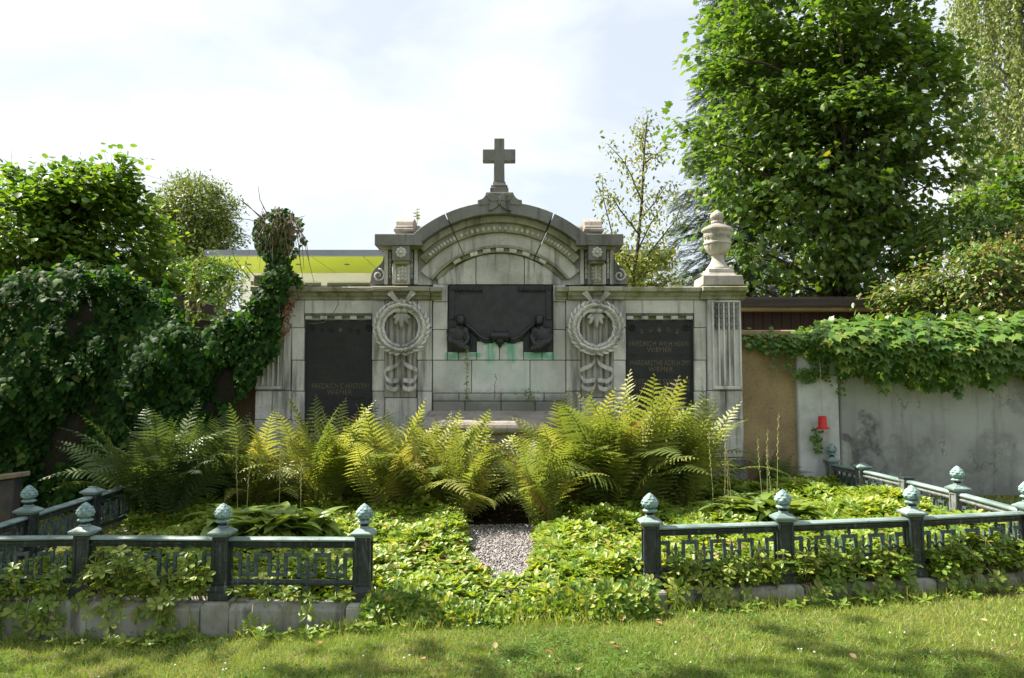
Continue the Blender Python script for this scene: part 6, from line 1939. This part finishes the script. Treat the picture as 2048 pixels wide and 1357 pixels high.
# taller tufts along the kerb and weeds at its foot
x, y = [], []
for pts in (FL, FR):
    for p, q in zip(pts[:-1], pts[1:]):
        k = 420; t = RNG.random(k); x.append(p[0]+(q[0]-p[0])*t); y.append(p[1]+(q[1]-p[1])*t - .135 - RNG.random(k)**2*.12)
k = 900; x.append(RNG.uniform(-.95,.95,k)); y.append(5.1+RNG.normal(size=k)*.05)
x, y = np.concatenate(x), np.concatenate(y); n = len(x)
tuft = (np.sin(x*5)+np.sin(x*11+1) + RNG.normal(size=n)*.4)
ok = tuft > -.2; x, y = x[ok], y[ok]; n = len(x)
P = np.stack([x, y, lawn_z(x)-.005], 1)
link('tufts', leaves_mesh('tufts', ([(-.03,0,0),(.03,0,0),(.02,.55,.05),(-.02,.55,.05),(0,1,.25)], [(0,1,2),(0,2,3),(3,2,4)]), P, np.stack([RNG.normal(size=n)*.5, -.2+RNG.normal(size=n)*.35, np.ones(n)], 1), RNG.normal(size=(n,3))*.6+[0,-1,.3], RNG.uniform(.05,.13,n), LF_GRASS, RNG.random(n)*.6), None, gr)
n = 150; x = RNG.uniform(-3.6,3.6,n); yl = np.interp(x, [p[0] for p in FL[::-1]] + [p[0] for p in FR], [p[1] for p in FL[::-1]] + [p[1] for p in FR])
P = np.stack([x, yl-.16-RNG.random(n)*.16, lawn_z(x)+RNG.uniform(.02,.06,n)], 1)
link('kerb_weeds', rosettes(P, np.tile([0,-.3,1.], (n,1)), 5, .05, (.6,1.3), LF_PACHY2, L_OVAL, 'kerb_weeds', spread=.6), None, gr)
n = 60; x, y = lawn_pts(n, 4.2, 4.65); n = len(x)
fl = MB()
for i in range(n): fl.ell((x[i], y[i], float(lawn_z(x[i]))+.03), (.006,.006,.005), 6, 4)
fl.build('clover_flowers', WHITEFL, gr)
# fallen leaves
dl = leaves_mesh('fallen_leaf', ([(0,0,0),(-.35,.3,.16),(.35,.3,.12),(0,.4,-.02),(-.28,.7,.2),(.3,.7,.1),(0,1,.1)], [(0,3,1),(0,2,3),(1,3,4),(3,2,5),(4,3,6),(3,5,6)]), np.zeros((1,3)), np.array([[0,1.,0]]), np.array([[0,0,1.]]), [1.0], LF_DEAD, np.array([0.]))
for px_, py_ in ((630,1236),(800,1262),(356,1288),(797,1285),(990,1310),(840,1330),(1105,1320),(1240,1248),(1222,1300),(1320,1252),(1325,1260),(1225,1306),(1155,1350),(1960,1250),(1700,1320),(640,1300),(270,1298),(1420,1290)):
    d = _F + Vector((1,0,0))*((px_-CX)/F_PX) + _U*((CY-py_)/F_PX)
    gzv = .1
    for _ in range(4):
        k = (gzv-EYE.z)/d.z; w = EYE + d*k; gzv = float(lawn_z(w.x))
    o = bpy.data.objects.new('fallen_leaf', dl); COL.objects.link(o)
    o.matrix_basis = Matrix.Translation((w.x, w.y, gzv+.035)) @ Matrix.Rotation(random.uniform(0,6.28), 4, 'Z') @ Matrix.Rotation(random.uniform(-.4,.4), 4, 'X') @ Matrix.Diagonal((.045,.05,.045,1))
    tag(o, 'dry brown fallen leaf lying on the mown lawn', 'leaf', 'fallen leaves on the lawn')
n = 420; x = RNG.uniform(-3.4,3.6,n); y = RNG.uniform(5.6,7.6,n); ok = in_bed(x, y); x, y = x[ok], y[ok]; n = len(x)
o = link('withered_leaves', leaves_mesh('withered_leaves', L_OVAL, np.stack([x,y,bed_z(x,y)+.11+RNG.random(n)*.05],1), RNG.normal(size=(n,3))*[1,1,.3], RNG.normal(size=(n,3))*.4+[0,-.2,1], RNG.uniform(.03,.06,n), LF_DEAD), None, gc)
# dead fern litter in the shade of the bed
n = 900; x = RNG.uniform(-3.2,3.2,n); y = RNG.uniform(7.6,8.7,n); P = np.stack([x,y,bed_z(x,y)+.02],1)
o = link('leaf_litter', leaves_mesh('leaf_litter', L_SMALL, P, RNG.normal(size=(n,3))*[1,1,.2], RNG.normal(size=(n,3))*.3+[0,0,1], RNG.uniform(.03,.08,n), LF_DEAD)); tag(o, 'brown leaf litter under the ferns at the foot of the monument', 'leaf litter', kind='stuff')
